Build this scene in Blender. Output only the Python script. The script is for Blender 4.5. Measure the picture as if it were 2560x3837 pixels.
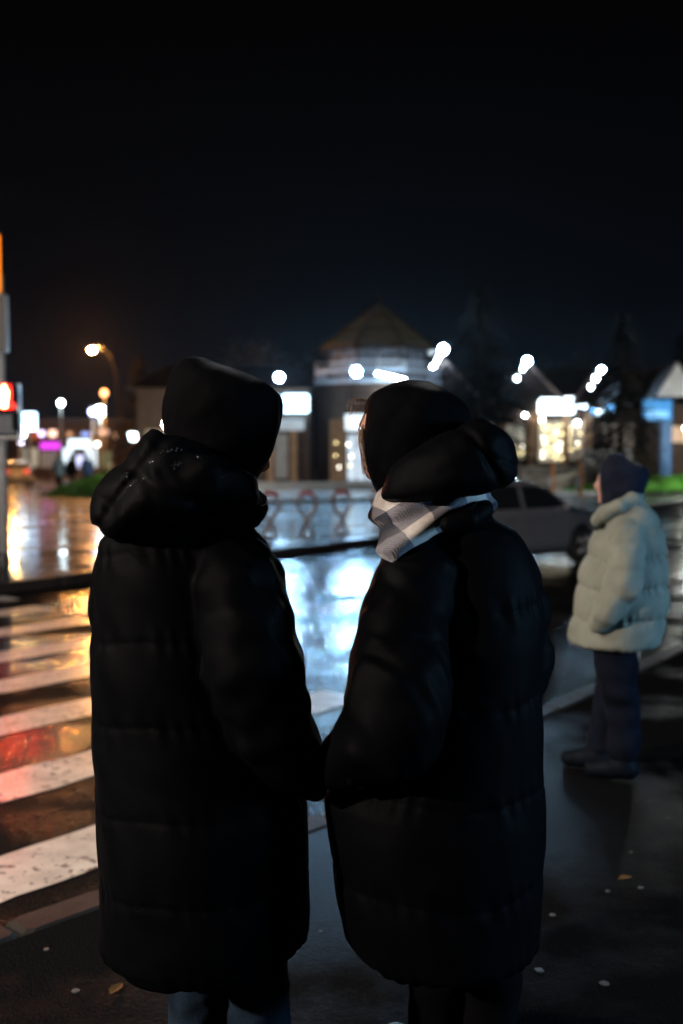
import bpy, math, random
import numpy as np

# ------------------------------------------------------------------ scene, camera, sky, sun, exposure
for o in list(bpy.data.objects):
    bpy.data.objects.remove(o)
scene = bpy.context.scene
COL = scene.collection
R = math.radians

cam_data = bpy.data.cameras.new('camera')
cam = bpy.data.objects.new('camera', cam_data)
COL.objects.link(cam)
scene.camera = cam
cam_data.sensor_fit = 'VERTICAL'
cam_data.sensor_height = 36.0
cam_data.sensor_width = 24.0
cam_data.lens = 35.0
cam_data.clip_start = 0.05
cam_data.clip_end = 1500.0
cam.location = (0, 0, 1.58)
cam.rotation_euler = (R(90 - 3.131), 0, 0)
cam_data.dof.use_dof = True
cam_data.dof.focus_distance = 2.25
cam_data.dof.aperture_fstop = 2.0

world = bpy.data.worlds.new('World')
scene.world = world
world.use_nodes = True
wn = world.node_tree
wn.nodes.clear()
w_out = wn.nodes.new('ShaderNodeOutputWorld')
w_sky = wn.nodes.new('ShaderNodeTexSky')
w_sky.sky_type = 'NISHITA'
w_sky.sun_disc = False
w_sky.sun_elevation = R(-8)
w_sky.sun_rotation = R(-60)
w_bg = wn.nodes.new('ShaderNodeBackground')
w_bg.inputs['Strength'].default_value = 0.05
w_glow = wn.nodes.new('ShaderNodeBackground')          # even light-polluted night sky
w_glow.inputs['Strength'].default_value = 0.001
w_tc = wn.nodes.new('ShaderNodeTexCoord')
w_sep = wn.nodes.new('ShaderNodeSeparateXYZ')
w_rmp = wn.nodes.new('ShaderNodeValToRGB')
w_rmp.color_ramp.elements[0].position = 0.0
w_rmp.color_ramp.elements[0].color = (3.4, 6.2, 10.5, 1)      # town glow low over the roofs, the same all round
w_rmp.color_ramp.elements[1].position = 0.42
w_rmp.color_ramp.elements[1].color = (0.8, 0.68, 0.7, 1)
w_mid = w_rmp.color_ramp.elements.new(0.16)
w_mid.color = (1.4, 2.1, 3.5, 1)
wn.links.new(w_tc.outputs['Generated'], w_sep.inputs[0])
wn.links.new(w_sep.outputs['Z'], w_rmp.inputs['Fac'])
wn.links.new(w_rmp.outputs['Color'], w_glow.inputs['Color'])
w_add = wn.nodes.new('ShaderNodeAddShader')
wn.links.new(w_sky.outputs[0], w_bg.inputs['Color'])
wn.links.new(w_bg.outputs[0], w_add.inputs[0])
wn.links.new(w_glow.outputs[0], w_add.inputs[1])
wn.links.new(w_add.outputs[0], w_out.inputs['Surface'])

sun_data = bpy.data.lights.new('moon_sun', 'SUN')
sun_data.energy = 0.002
sun_data.angle = R(12)
sun_data.color = (0.75, 0.85, 1.0)
sun = bpy.data.objects.new('moon_sun', sun_data)
sun.rotation_euler = (R(50), 0, R(-60))
COL.objects.link(sun)

vs = scene.view_settings
scene.display_settings.display_device = 'sRGB'
vs.view_transform = 'Standard'
vs.look = 'None'
vs.exposure = 0.0
vs.gamma = 1.0
vs.use_curve_mapping = False
cy = scene.cycles
cy.use_denoising = True
cy.sample_clamp_indirect = 4.0
cy.sample_clamp_direct = 0.0
cy.use_light_tree = True
cy.max_bounces = 6
cy.glossy_bounces = 4
cy.diffuse_bounces = 2
cy.transmission_bounces = 6
cy.transparent_max_bounces = 8
cy.volume_bounces = 0
cy.caustics_reflective = False
cy.caustics_refractive = False
random.seed(11)

# ------------------------------------------------------------------ helpers
def tag(o, label=None, cat=None, group=None, kind=None):
    if label: o['label'] = label
    if cat: o['category'] = cat
    if group: o['group'] = group
    if kind: o['kind'] = kind
    return o

def link(o, parent=None):
    COL.objects.link(o)
    if parent is not None:
        o.parent = parent
    return o

def empty(name, loc=(0, 0, 0), rz=0.0, label=None, cat=None, group=None, kind=None):
    o = bpy.data.objects.new(name, None)
    o.location = loc
    o.rotation_euler = (0, 0, rz)
    o.empty_display_size = 0.2
    link(o)
    return tag(o, label, cat, group, kind)

class MB:
    """collects simple shapes and builds one mesh object"""
    def __init__(s):
        s.v = []; s.f = []
    def add(s, vs_, fs):
        n = len(s.v)
        s.v += [tuple(p) for p in vs_]
        s.f += [tuple(i + n for i in f) for f in fs]
        return s
    def box(s, c, d, rz=0.0, bev=0.0):
        x, y, z = c; a, b, h = d[0] / 2, d[1] / 2, d[2] / 2
        ca, sa = math.cos(rz), math.sin(rz)
        if bev <= 0:
            pts = [(-a, -b, -h), (a, -b, -h), (a, b, -h), (-a, b, -h), (-a, -b, h), (a, -b, h), (a, b, h), (-a, b, h)]
            fs = [(0, 3, 2, 1), (4, 5, 6, 7), (0, 1, 5, 4), (1, 2, 6, 5), (2, 3, 7, 6), (3, 0, 4, 7)]
        else:
            e = bev
            ring = [(-a + e, -b), (a - e, -b), (a, -b + e), (a, b - e), (a - e, b), (-a + e, b), (-a, b - e), (-a, -b + e)]
            k = [(1 - e / a) if a > e else .5, (1 - e / b) if b > e else .5]
            pts = [(q[0] * k[0], q[1] * k[1], -h) for q in ring] + [(q[0], q[1], -h + e) for q in ring] + \
                  [(q[0], q[1], h - e) for q in ring] + [(q[0] * k[0], q[1] * k[1], h) for q in ring]
            fs = [tuple(range(7, -1, -1)), tuple(range(24, 32))]
            for l in range(3):
                for i in range(8):
                    j = (i + 1) % 8
                    fs.append((l * 8 + i, l * 8 + j, l * 8 + 8 + j, l * 8 + 8 + i))
        return s.add([(x + p[0] * ca - p[1] * sa, y + p[0] * sa + p[1] * ca, z + p[2]) for p in pts], fs)
    def prism(s, poly, z0, z1):
        n = len(poly)
        v = [(p[0], p[1], z0) for p in poly] + [(p[0], p[1], z1) for p in poly]
        f = [tuple(range(n - 1, -1, -1)), tuple(range(n, 2 * n))]
        f += [(i, (i + 1) % n, n + (i + 1) % n, n + i) for i in range(n)]
        return s.add(v, f)
    def slabxz(s, poly, y0, y1):
        """polygon in the xz plane given thickness along y"""
        n = len(poly)
        v = [(p[0], y0, p[1]) for p in poly] + [(p[0], y1, p[1]) for p in poly]
        f = [tuple(range(n)), tuple(range(2 * n - 1, n - 1, -1))]
        f += [(i, n + i, n + (i + 1) % n, (i + 1) % n) for i in range(n)]
        return s.add(v, f)
    def tube(s, path, rad, n=10, cap=True):
        P = [np.array(p, float) for p in path]
        rs = rad if isinstance(rad, (list, tuple)) else [rad] * len(P)
        vs_, fs = [], []
        up = None
        for i, p in enumerate(P):
            t = (P[min(i + 1, len(P) - 1)] - P[max(i - 1, 0)])
            t /= max(np.linalg.norm(t), 1e-9)
            if up is None:
                up = np.array((0, 0, 1.0)) if abs(t[2]) < .9 else np.array((1.0, 0, 0))
            a = np.cross(t, up); a /= max(np.linalg.norm(a), 1e-9)
            up = np.cross(a, t)
            for k in range(n):
                an = 2 * math.pi * k / n
                vs_.append(p + rs[i] * (math.cos(an) * a + math.sin(an) * up))
        for i in range(len(P) - 1):
            for k in range(n):
                j = (k + 1) % n
                fs.append((i * n + k, i * n + j, (i + 1) * n + j, (i + 1) * n + k))
        if cap:
            fs.append(tuple(range(n - 1, -1, -1)))
            m = (len(P) - 1) * n
            fs.append(tuple(range(m, m + n)))
        return s.add(vs_, fs)
    def ball(s, c, r, nu=12, nv=8):
        rx, ry, rz = r if isinstance(r, (tuple, list)) else (r, r, r)
        v = [(c[0], c[1], c[2] - rz)]
        for i in range(1, nv):
            th = math.pi * i / nv - math.pi / 2
            for k in range(nu):
                ph = 2 * math.pi * k / nu
                v.append((c[0] + rx * math.cos(th) * math.cos(ph), c[1] + ry * math.cos(th) * math.sin(ph), c[2] + rz * math.sin(th)))
        v.append((c[0], c[1], c[2] + rz))
        f = [(0, 1 + (k + 1) % nu, 1 + k) for k in range(nu)]
        for i in range(nv - 2):
            for k in range(nu):
                a = 1 + i * nu + k; b = 1 + i * nu + (k + 1) % nu
                f.append((a, b, b + nu, a + nu))
        m = len(v) - 1; q = 1 + (nv - 2) * nu
        f += [(m, q + k, q + (k + 1) % nu) for k in range(nu)]
        return s.add(v, f)
    def lathe(s, prof, c=(0, 0, 0), n=20, axis='z'):
        """prof: (radius, height) pairs"""
        v, f = [], []
        for (r, h) in prof:
            for k in range(n):
                a = 2 * math.pi * k / n
                p = (r * math.cos(a), r * math.sin(a), h)
                if axis == 'y': p = (p[0], p[2], p[1])
                if axis == 'x': p = (p[2], p[0], p[1])
                v.append((c[0] + p[0], c[1] + p[1], c[2] + p[2]))
        for i in range(len(prof) - 1):
            for k in range(n):
                j = (k + 1) % n
                f.append((i * n + k, i * n + j, i * n + n + j, i * n + n + k))
        f.append(tuple(range(n - 1, -1, -1)))
        m = (len(prof) - 1) * n
        f.append(tuple(range(m, m + n)))
        return s.add(v, f)
    def mesh(s, name, mat, smooth=False):
        me = bpy.data.meshes.new(name)
        me.from_pydata(s.v, [], s.f)
        me.update()
        if smooth:
            me.polygons.foreach_set('use_smooth', [True] * len(me.polygons))
        if mat is not None:
            me.materials.append(mat)
        return me
    def build(s, name, mat, parent=None, smooth=False, loc=None):
        o = bpy.data.objects.new(name, s.mesh(name, mat, smooth))
        if loc is not None: o.location = loc
        return link(o, parent)

def obj_from(me, name, parent=None, loc=None, rz=None):
    o = bpy.data.objects.new(name, me)
    if loc is not None: o.location = loc
    if rz is not None: o.rotation_euler = (0, 0, rz)
    return link(o, parent)

def copy_tree(o, parent=None):
    c = o.copy()
    COL.objects.link(c)
    c.parent = parent
    for ch in [q for q in o.children]:
        copy_tree(ch, c)
    return c

# ------------------------------------------------------------------ materials
def _nt(name):
    m = bpy.data.materials.new(name)
    m.use_nodes = True
    nt = m.node_tree
    nt.nodes.clear()
    out = nt.nodes.new('ShaderNodeOutputMaterial')
    b = nt.nodes.new('ShaderNodeBsdfPrincipled')
    nt.links.new(b.outputs[0], out.inputs['Surface'])
    tc = nt.nodes.new('ShaderNodeTexCoord')
    return m, nt, b, tc, out

def noise(nt, tc, scale, detail=4.0, rough=.55, which='Object'):
    n = nt.nodes.new('ShaderNodeTexNoise')
    n.inputs['Scale'].default_value = scale
    n.inputs['Detail'].default_value = detail
    n.inputs['Roughness'].default_value = rough
    nt.links.new(tc.outputs[which], n.inputs['Vector'])
    return n

def ramp(nt, src, p0, c0, p1, c1):
    r = nt.nodes.new('ShaderNodeValToRGB')
    e = r.color_ramp.elements
    e[0].position, e[0].color = p0, (*c0, 1) if len(c0) == 3 else c0
    e[1].position, e[1].color = p1, (*c1, 1) if len(c1) == 3 else c1
    nt.links.new(src, r.inputs['Fac'])
    return r

def mat(name, col, rough=.6, spec=.5, metal=0.0, var=.18, scale=6.0, bump=0.0, bscale=60.0, sheen=0.0, coat=0.0, coat_r=.1, rvar=0.0):
    m, nt, b, tc, out = _nt(name)
    n = noise(nt, tc, scale)
    lo = tuple(max(0, c * (1 - var)) for c in col); hi = tuple(min(1, c * (1 + var)) for c in col)
    r = ramp(nt, n.outputs['Fac'], .3, lo, .7, hi)
    nt.links.new(r.outputs['Color'], b.inputs['Base Color'])
    b.inputs['Roughness'].default_value = rough
    if rvar:
        rr = ramp(nt, n.outputs['Fac'], .35, (max(0, rough - rvar),) * 3, .65, (min(1, rough + rvar),) * 3)
        nt.links.new(rr.outputs['Color'], b.inputs['Roughness'])
    b.inputs['Specular IOR Level'].default_value = spec
    b.inputs['Metallic'].default_value = metal
    if sheen:
        b.inputs['Sheen Weight'].default_value = sheen
        b.inputs['Sheen Roughness'].default_value = .35
    if coat:
        b.inputs['Coat Weight'].default_value = coat
        b.inputs['Coat Roughness'].default_value = coat_r
    if bump:
        n2 = noise(nt, tc, bscale, 6)
        bp = nt.nodes.new('ShaderNodeBump')
        bp.inputs['Strength'].default_value = bump
        bp.inputs['Distance'].default_value = .01
        nt.links.new(n2.outputs['Fac'], bp.inputs['Height'])
        nt.links.new(bp.outputs['Normal'], b.inputs['Normal'])
    return m

def emit(name, col, strength, var=0.0, scale=3.0, base=.5):
    m, nt, b, tc, out = _nt(name)
    b.inputs['Base Color'].default_value = (*[min(.6, c * base) for c in col], 1)
    b.inputs['Roughness'].default_value = .4
    b.inputs['Emission Color'].default_value = (*col, 1)
    b.inputs['Emission Strength'].default_value = strength
    if var:
        n = noise(nt, tc, scale, 2)
        r = ramp(nt, n.outputs['Fac'], .3, tuple(c * (1 - var) for c in col), .7, col)
        nt.links.new(r.outputs['Color'], b.inputs['Emission Color'])
    return m

def wet_ground(name, dry, grain, puddle_scale, r_lo, r_hi, p_lo=.38, p_hi=.62, bump=.5, coat=1.0, bdist=.006, wave=.12, spec=.05, calm=.12, wgrain=None, dry_coat=None, pools=()):
    """wet tarmac: dark stone with a water film that follows the stones; pooled spots are calmer"""
    m, nt, b, tc, out = _nt(name)
    n_col = noise(nt, tc, grain, 5)
    r = ramp(nt, n_col.outputs['Fac'], .3, tuple(c * .5 for c in dry), .72, tuple(c * 1.6 for c in dry))
    nt.links.new(r.outputs['Color'], b.inputs['Base Color'])
    n_p = noise(nt, tc, puddle_scale, 7.0, .6)
    wet = n_p.outputs['Fac']
    for (px_, py_, pr) in pools:                  # hollows where rain water gathers
        dn = nt.nodes.new('ShaderNodeVectorMath'); dn.operation = 'DISTANCE'
        nt.links.new(tc.outputs['Object'], dn.inputs[0]); dn.inputs[1].default_value = (px_, py_, 0)
        mr = nt.nodes.new('ShaderNodeMapRange'); mr.interpolation_type = 'SMOOTHSTEP'
        mr.inputs['From Min'].default_value = pr * .15; mr.inputs['From Max'].default_value = pr
        mr.inputs['To Min'].default_value = .26; mr.inputs['To Max'].default_value = 0
        nt.links.new(dn.outputs['Value'], mr.inputs['Value'])
        sb = nt.nodes.new('ShaderNodeMath'); sb.operation = 'SUBTRACT'
        nt.links.new(wet, sb.inputs[0]); nt.links.new(mr.outputs[0], sb.inputs[1])
        wet = sb.outputs[0]
    rr = ramp(nt, wet, p_lo, (r_lo,) * 3, p_hi, (r_hi,) * 3)
    b.inputs['Roughness'].default_value = .6
    b.inputs['Specular IOR Level'].default_value = spec
    b.inputs['Coat Weight'].default_value = coat
    if dry_coat is not None:                      # only the pooled spots carry a full film
        rc = ramp(nt, wet, p_lo, (coat,) * 3, p_hi, (dry_coat,) * 3)
        nt.links.new(rc.outputs['Color'], b.inputs['Coat Weight'])
    b.inputs['Coat IOR'].default_value = 1.36
    nt.links.new(rr.outputs['Color'], b.inputs['Coat Roughness'])
    vor = nt.nodes.new('ShaderNodeTexVoronoi')
    vor.inputs['Scale'].default_value = grain
    nt.links.new(tc.outputs['Object'], vor.inputs['Vector'])
    bp = nt.nodes.new('ShaderNodeBump')
    bp.inputs['Strength'].default_value = bump
    bp.inputs['Distance'].default_value = bdist
    nt.links.new(vor.outputs['Distance'], bp.inputs['Height'])
    nt.links.new(bp.outputs['Normal'], b.inputs['Normal'])
    # film of water over the stones
    st = ramp(nt, wet, p_lo, (wave * calm,) * 3, p_hi, (wave,) * 3)
    g2 = wgrain or grain
    n_w = noise(nt, tc, g2 * .5, 3)
    v2 = nt.nodes.new('ShaderNodeTexVoronoi')
    v2.inputs['Scale'].default_value = g2
    v2.feature = 'SMOOTH_F1'
    nt.links.new(tc.outputs['Object'], v2.inputs['Vector'])
    mixh = nt.nodes.new('ShaderNodeMath'); mixh.operation = 'ADD'
    nt.links.new(n_w.outputs['Fac'], mixh.inputs[0]); nt.links.new(v2.outputs['Distance'], mixh.inputs[1])
    bp2 = nt.nodes.new('ShaderNodeBump')
    bp2.inputs['Distance'].default_value = bdist
    nt.links.new(st.outputs['Color'], bp2.inputs['Strength'])
    nt.links.new(mixh.outputs[0], bp2.inputs['Height'])
    nt.links.new(bp2.outputs['Normal'], b.inputs['Coat Normal'])
    return m

def worn_paint(name, col, under):
    """white road paint with flaked-off spots, wet"""
    m, nt, b, tc, out = _nt(name)
    n = noise(nt, tc, 24, 5, .6)
    n0 = noise(nt, tc, 3, 2)
    ad = nt.nodes.new('ShaderNodeMath'); ad.operation = 'MULTIPLY_ADD'
    ad.inputs[1].default_value = .35
    nt.links.new(n0.outputs['Fac'], ad.inputs[0]); nt.links.new(n.outputs['Fac'], ad.inputs[2])
    r = ramp(nt, ad.outputs[0], .53, under, .60, col)
    nv = noise(nt, tc, 7, 4)
    rv = ramp(nt, nv.outputs['Fac'], .3, (.62, .62, .62), .7, (1, 1, 1))
    mx = nt.nodes.new('ShaderNodeMix'); mx.data_type = 'RGBA'; mx.blend_type = 'MULTIPLY'
    mx.inputs[0].default_value = 1
    nt.links.new(r.outputs['Color'], mx.inputs[6]); nt.links.new(rv.outputs['Color'], mx.inputs[7])
    nt.links.new(mx.outputs[2], b.inputs['Base Color'])
    b.inputs['Roughness'].default_value = .5
    b.inputs['Coat Weight'].default_value = .35
    b.inputs['Coat Roughness'].default_value = .22
    bp = nt.nodes.new('ShaderNodeBump'); bp.inputs['Strength'].default_value = .35; bp.inputs['Distance'].default_value = .004
    nt.links.new(n.outputs['Fac'], bp.inputs['Height']); nt.links.new(bp.outputs['Normal'], b.inputs['Normal'])
    return m

def glass(name, col, rough=.08):
    m, nt, b, tc, out = _nt(name)
    n = noise(nt, tc, 2)
    r = ramp(nt, n.outputs['Fac'], .3, tuple(c * .8 for c in col), .7, col)
    nt.links.new(r.outputs['Color'], b.inputs['Base Color'])
    b.inputs['Roughness'].default_value = rough
    b.inputs['Specular IOR Level'].default_value = .8
    return m

M = {}
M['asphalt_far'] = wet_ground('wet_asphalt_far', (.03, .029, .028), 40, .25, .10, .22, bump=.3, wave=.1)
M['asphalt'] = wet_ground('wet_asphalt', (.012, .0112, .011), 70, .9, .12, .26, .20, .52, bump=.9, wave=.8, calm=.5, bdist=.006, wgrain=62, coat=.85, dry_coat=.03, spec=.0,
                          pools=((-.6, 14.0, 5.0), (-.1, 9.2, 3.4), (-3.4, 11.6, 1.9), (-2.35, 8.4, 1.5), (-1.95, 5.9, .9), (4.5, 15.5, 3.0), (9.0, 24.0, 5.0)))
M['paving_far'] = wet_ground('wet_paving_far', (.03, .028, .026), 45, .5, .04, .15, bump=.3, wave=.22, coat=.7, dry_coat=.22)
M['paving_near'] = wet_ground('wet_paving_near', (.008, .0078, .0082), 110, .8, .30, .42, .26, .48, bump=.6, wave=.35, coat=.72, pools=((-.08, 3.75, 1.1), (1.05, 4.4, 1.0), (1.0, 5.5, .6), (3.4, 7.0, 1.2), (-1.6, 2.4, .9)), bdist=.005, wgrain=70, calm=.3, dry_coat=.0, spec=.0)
M['plaza'] = wet_ground('wet_plaza', (.46, .46, .47), 20, .3, .06, .22, bump=.3, wave=.12)
M['kerb'] = mat('wet_kerb_concrete', (.03, .024, .021), .6, .2, var=.35, scale=9, bump=.5, bscale=70, coat=.12, coat_r=.3)
M['paint'] = worn_paint('worn_white_road_paint', (.74, .70, .63), (.05, .047, .043))
M['gum'] = mat('trodden_pale_spot', (.10, .10, .097), .5, .5, var=.3, scale=60)
M['leaf_fallen'] = mat('fallen_leaf', (.13, .065, .02), .7, .2, var=.3, scale=40)
M['soil'] = mat('lawn_soil', (.045, .15, .016), .9, .2, var=.3, scale=5, bump=.5, bscale=20)
M['grass'] = mat('grass_blades', (.055, .19, .016), .6, .3, var=.35, scale=3)
M['black_metal'] = mat('black_painted_metal', (.015, .015, .017), .35, .5, var=.2, scale=8, rvar=.08)
M['signal_black'] = mat('matt_black_signal_case', (.005, .005, .006), .7, .08, var=.2)
M['grey_metal'] = mat('galvanised_grey_metal', (.35, .36, .37), .42, .5, metal=.6, var=.15, scale=5, rvar=.1)
M['pole_paint'] = mat('pale_grey_pole_paint', (.42, .43, .44), .45, .5, var=.2, scale=9, rvar=.1)
M['dark_brick'] = mat('dark_brown_cladding', (.075, .043, .03), .65, .4, var=.3, scale=3, bump=.3, bscale=20)
M['brown_stone'] = mat('brown_stone_pier', (.40, .23, .13), .55, .4, var=.3, scale=4, bump=.3, bscale=25)
M['tan_wall'] = mat('tan_concrete_wall', (.55, .49, .42), .6, .4, var=.25, scale=2, bump=.3, bscale=18)
M['pale_wall'] = mat('pale_plaster', (.62, .6, .6), .7, .3, var=.12, scale=2)
M['roof_tile'] = mat('dark_roof_sheet', (.05, .032, .03), .5, .5, var=.3, scale=4, bump=.3, bscale=15)
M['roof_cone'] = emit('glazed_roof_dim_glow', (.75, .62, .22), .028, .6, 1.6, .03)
M['frame_pale'] = mat('pale_window_frame', (.6, .62, .66), .45, .5, var=.08)
M['blue_paint'] = mat('blue_painted_steel', (.05, .16, .36), .4, .5, var=.15)
M['orange_paint'] = mat('orange_painted_post', (.6, .22, .05), .5, .5, var=.2)
M['red_paint'] = mat('red_painted_band', (.6, .06, .03), .45, .5, var=.2)
M['tan_steel'] = mat('weathered_tan_steel', (.36, .3, .26), .4, .5, metal=.2, var=.25, scale=12)
M['needles'] = mat('spruce_needles', (.013, .010, .006), .85, .02, var=.45, scale=1.5)
M['bark'] = mat('bark', (.03, .021, .015), .85, .05, var=.3, scale=10, bump=.6, bscale=30)
M['leaves_dark'] = mat('dark_leaves', (.03, .04, .018), .6, .3, var=.4, scale=1.5)
M['glass_dark'] = glass('dark_glass', (.02, .025, .03))
M['dark_post'] = mat('dark_weathered_post', (.06, .055, .05), .6, .4, var=.2)
M['glass_drum'] = emit('lit_drum_glazing', (.50, .62, .82), .13, .8, 1.4, .08)
M['shop_glass'] = emit('lit_shop_glass', (.95, .90, .74), .4, .55, 2.5)
M['shop_dim'] = emit('dim_shop_glass', (.75, .62, .5), .26, .7, 1.8)

# ------------------------------------------------------------------ ground, road, pavements
def poly_sheet(name, poly, z, m, parent=None):
    mb = MB()
    mb.add([(p[0], p[1], z) for p in poly], [tuple(range(len(poly)))])
    return mb.build(name, m, parent)

ground = poly_sheet('ground', [(-500, -200), (500, -200), (500, 800), (-500, 800)], -.14, M['asphalt_far'])
tag(ground, 'dark ground stretching to the horizon under the town', kind='structure')

NEAR = [(-11.0, -7.7), (-1.17, 3.32), (-.10, 4.36), (1.25, 6.24), (2.95, 8.51), (38.0, 55.2)]     # front edge of the near kerb
FAR0, FD = np.array((-1.24, 16.76)), np.array((.57, .8216))
farp = lambda k: tuple(FAR0 + FD * k)
FARL = [farp(-30), farp(-5.4), farp(0), farp(60)]
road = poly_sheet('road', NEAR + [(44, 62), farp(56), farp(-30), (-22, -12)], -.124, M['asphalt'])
tag(road, 'wet dark asphalt road shining with lamp reflections', kind='structure')

def offset(line, d):
    out = []
    for i, p in enumerate(line):
        a = np.array(line[max(i - 1, 0)]); b = np.array(line[min(i + 1, len(line) - 1)])
        t = (b - a) / np.linalg.norm(b - a)
        out.append((p[0] - t[1] * d, p[1] + t[0] * d))      # to the left of travel for d > 0
    return out
near_in = offset(NEAR, -.16)
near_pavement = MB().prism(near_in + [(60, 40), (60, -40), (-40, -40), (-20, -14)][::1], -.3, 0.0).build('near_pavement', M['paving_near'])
tag(near_pavement, 'dark wet asphalt pavement the couple stand on', kind='structure')
far_in = offset(FARL, .18)
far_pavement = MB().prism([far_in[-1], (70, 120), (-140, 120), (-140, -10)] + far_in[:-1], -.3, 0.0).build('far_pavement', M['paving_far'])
tag(far_pavement, 'wet pavement across the road with mirror puddles', kind='structure')

def kerb_run(name, line, width, side, step, label, lo, hi):
    root = empty(name, label=label, kind='structure')
    pts = [np.array(p) for p in line]
    rnd = random.Random(5)
    proto = MB().box((0, 0, 0), (step - .012, width - .006, .27), bev=.018).mesh('kerbstone', M['kerb'])
    for a, b in zip(pts[:-1], pts[1:]):
        L = np.linalg.norm(b - a); t = (b - a) / L; nrm = np.array((-t[1], t[0])) * side
        n = max(1, int(round(L / step)))
        for i in range(n):
            c = a + t * (L * (i + .5) / n) + nrm * (width / 2)
            s = t @ np.array((0, 1.0)) * 0 + c[1]
            if not (lo <= c[1] <= hi):
                continue
            o = obj_from(proto, 'kerbstone', root, (c[0], c[1], -.125 + rnd.uniform(-.006, .004)), math.atan2(t[1], t[0]) + rnd.uniform(-.006, .006))
            o.scale = (L / n / step, 1, 1)
    return root
kerb_run('near_kerb', NEAR, .16, -1, 1.0, 'concrete kerb along the edge of the near pavement', -6, 45)
kerb_run('far_kerb', FARL, .18, 1, 1.0, 'concrete kerb on the far side of the road', -8, 58)

# raised plaza before the shopping building, second low kerb in front of it
PL = [(-5.2, 31.9), (-2.65, 33.6), (1.36, 36.4), (9.5, 42.0), (30, 52)]
plaza = MB().prism(PL + [(60, 60), (60, 110), (-9.6, 110), (-9.6, 44), (-7.0, 36)], -.2, .14).build('plaza', M['plaza'])
tag(plaza, 'raised wet forecourt in front of the shopping building', kind='structure')
terrace = MB().prism([(-9.5, 45.3), (6.0, 45.3), (6.0, 60), (-9.5, 60)], .1, .46).prism([(-9.5, 44.7), (6.0, 44.7), (6.0, 45.3), (-9.5, 45.3)], .1, .30).build('entrance_terrace', M['plaza'])
tag(terrace, 'low stepped terrace in front of the shop doors', kind='structure')

# zebra crossing: each stripe a sheet of paint on the road
T = np.array((.66, .7513)); NV = np.array((-.7513, .66))
rnd = random.Random(3)
for n_c in (3.64, 4.65, 5.74, 6.74, 7.74, 8.84, 9.94, 10.95):
    s1 = 5.32 + (n_c - 4.65) * .17; s0 = s1 - 4.3
    hw = .205
    edge = []
    k = 26
    for i in range(k + 1):
        s_ = s0 + (s1 - s0) * i / k
        edge.append(T * s_ + NV * (n_c - hw + rnd.uniform(-.012, .012)))
    top = []
    for i in range(k + 1):
        s_ = s1 - (s1 - s0) * i / k
        top.append(T * s_ + NV * (n_c + hw + rnd.uniform(-.012, .012)))
    mb = MB()
    k2 = k + 1
    vv = [(p[0], p[1], -.1195) for p in edge] + [(p[0], p[1], -.1195) for p in top[::-1]]
    mb.add(vv, [(i, i + 1, k2 + i + 1, k2 + i) for i in range(k)])
    mb.build('crossing_stripe', M['paint'], road)
# lane line further along the road on the right
for j in range(6):
    c = np.array((8.2, 24.7)) + FD * (j * 4.0)
    MB().box((c[0], c[1], -.1195), (2.4, .12, .001), math.atan2(FD[1], FD[0])).build('lane_line', M['paint'], road)

# trodden pale spots and leaves on the near pavement
spots = [(0.61, 2.99, 0.019), (0.79, 2.91, 0.021), (0.73, 3.36, 0.014), (0.97, 3.55, 0.012), (1.1, 3.58, 0.014), (1.16, 3.91, 0.011), (1.41, 4.49, 0.012), (1.43, 4.28, 0.012), (1.36, 4.51, 0.01), (-0.79, 2.87, 0.018), (-0.95, 3.12, 0.013), (-0.07, 3.24, 0.009)]
for (x, y, r) in spots:
    n = 9
    vv = [(x + r * (1 + rnd.uniform(-.25, .25)) * math.cos(2 * math.pi * i / n), y + r * (1 + rnd.uniform(-.25, .25)) * math.sin(2 * math.pi * i / n)) for i in range(n)]
    vv = [(x + (p[0] - x) * .72, y + (p[1] - y) * .72) for p in vv]
    MB().prism(vv, -.002, .003).build('gum_spot', M['gum'], near_pavement)
for (x, y, a) in ((1.06, 3.65, 0.4), (-0.67, 2.87, 1.2)):
    ca, sa = math.cos(a), math.sin(a)
    mb = MB()
    out = [(-.03, 0), (-.012, .014), (.008, .018), (.024, .010), (.038, 0), (.024, -.010), (.008, -.018), (-.012, -.014)]
    vv = [(x + p[0] * ca - p[1] * sa, y + p[0] * sa + p[1] * ca, .006 + .3 * abs(p[1]) ) for p in out] + [(x, y, .005)]
    mb.add(vv, [(i, (i + 1) % 8, 8) for i in range(8)])
    mb.build('fallen_leaf', M['leaf_fallen'], near_pavement)

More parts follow.
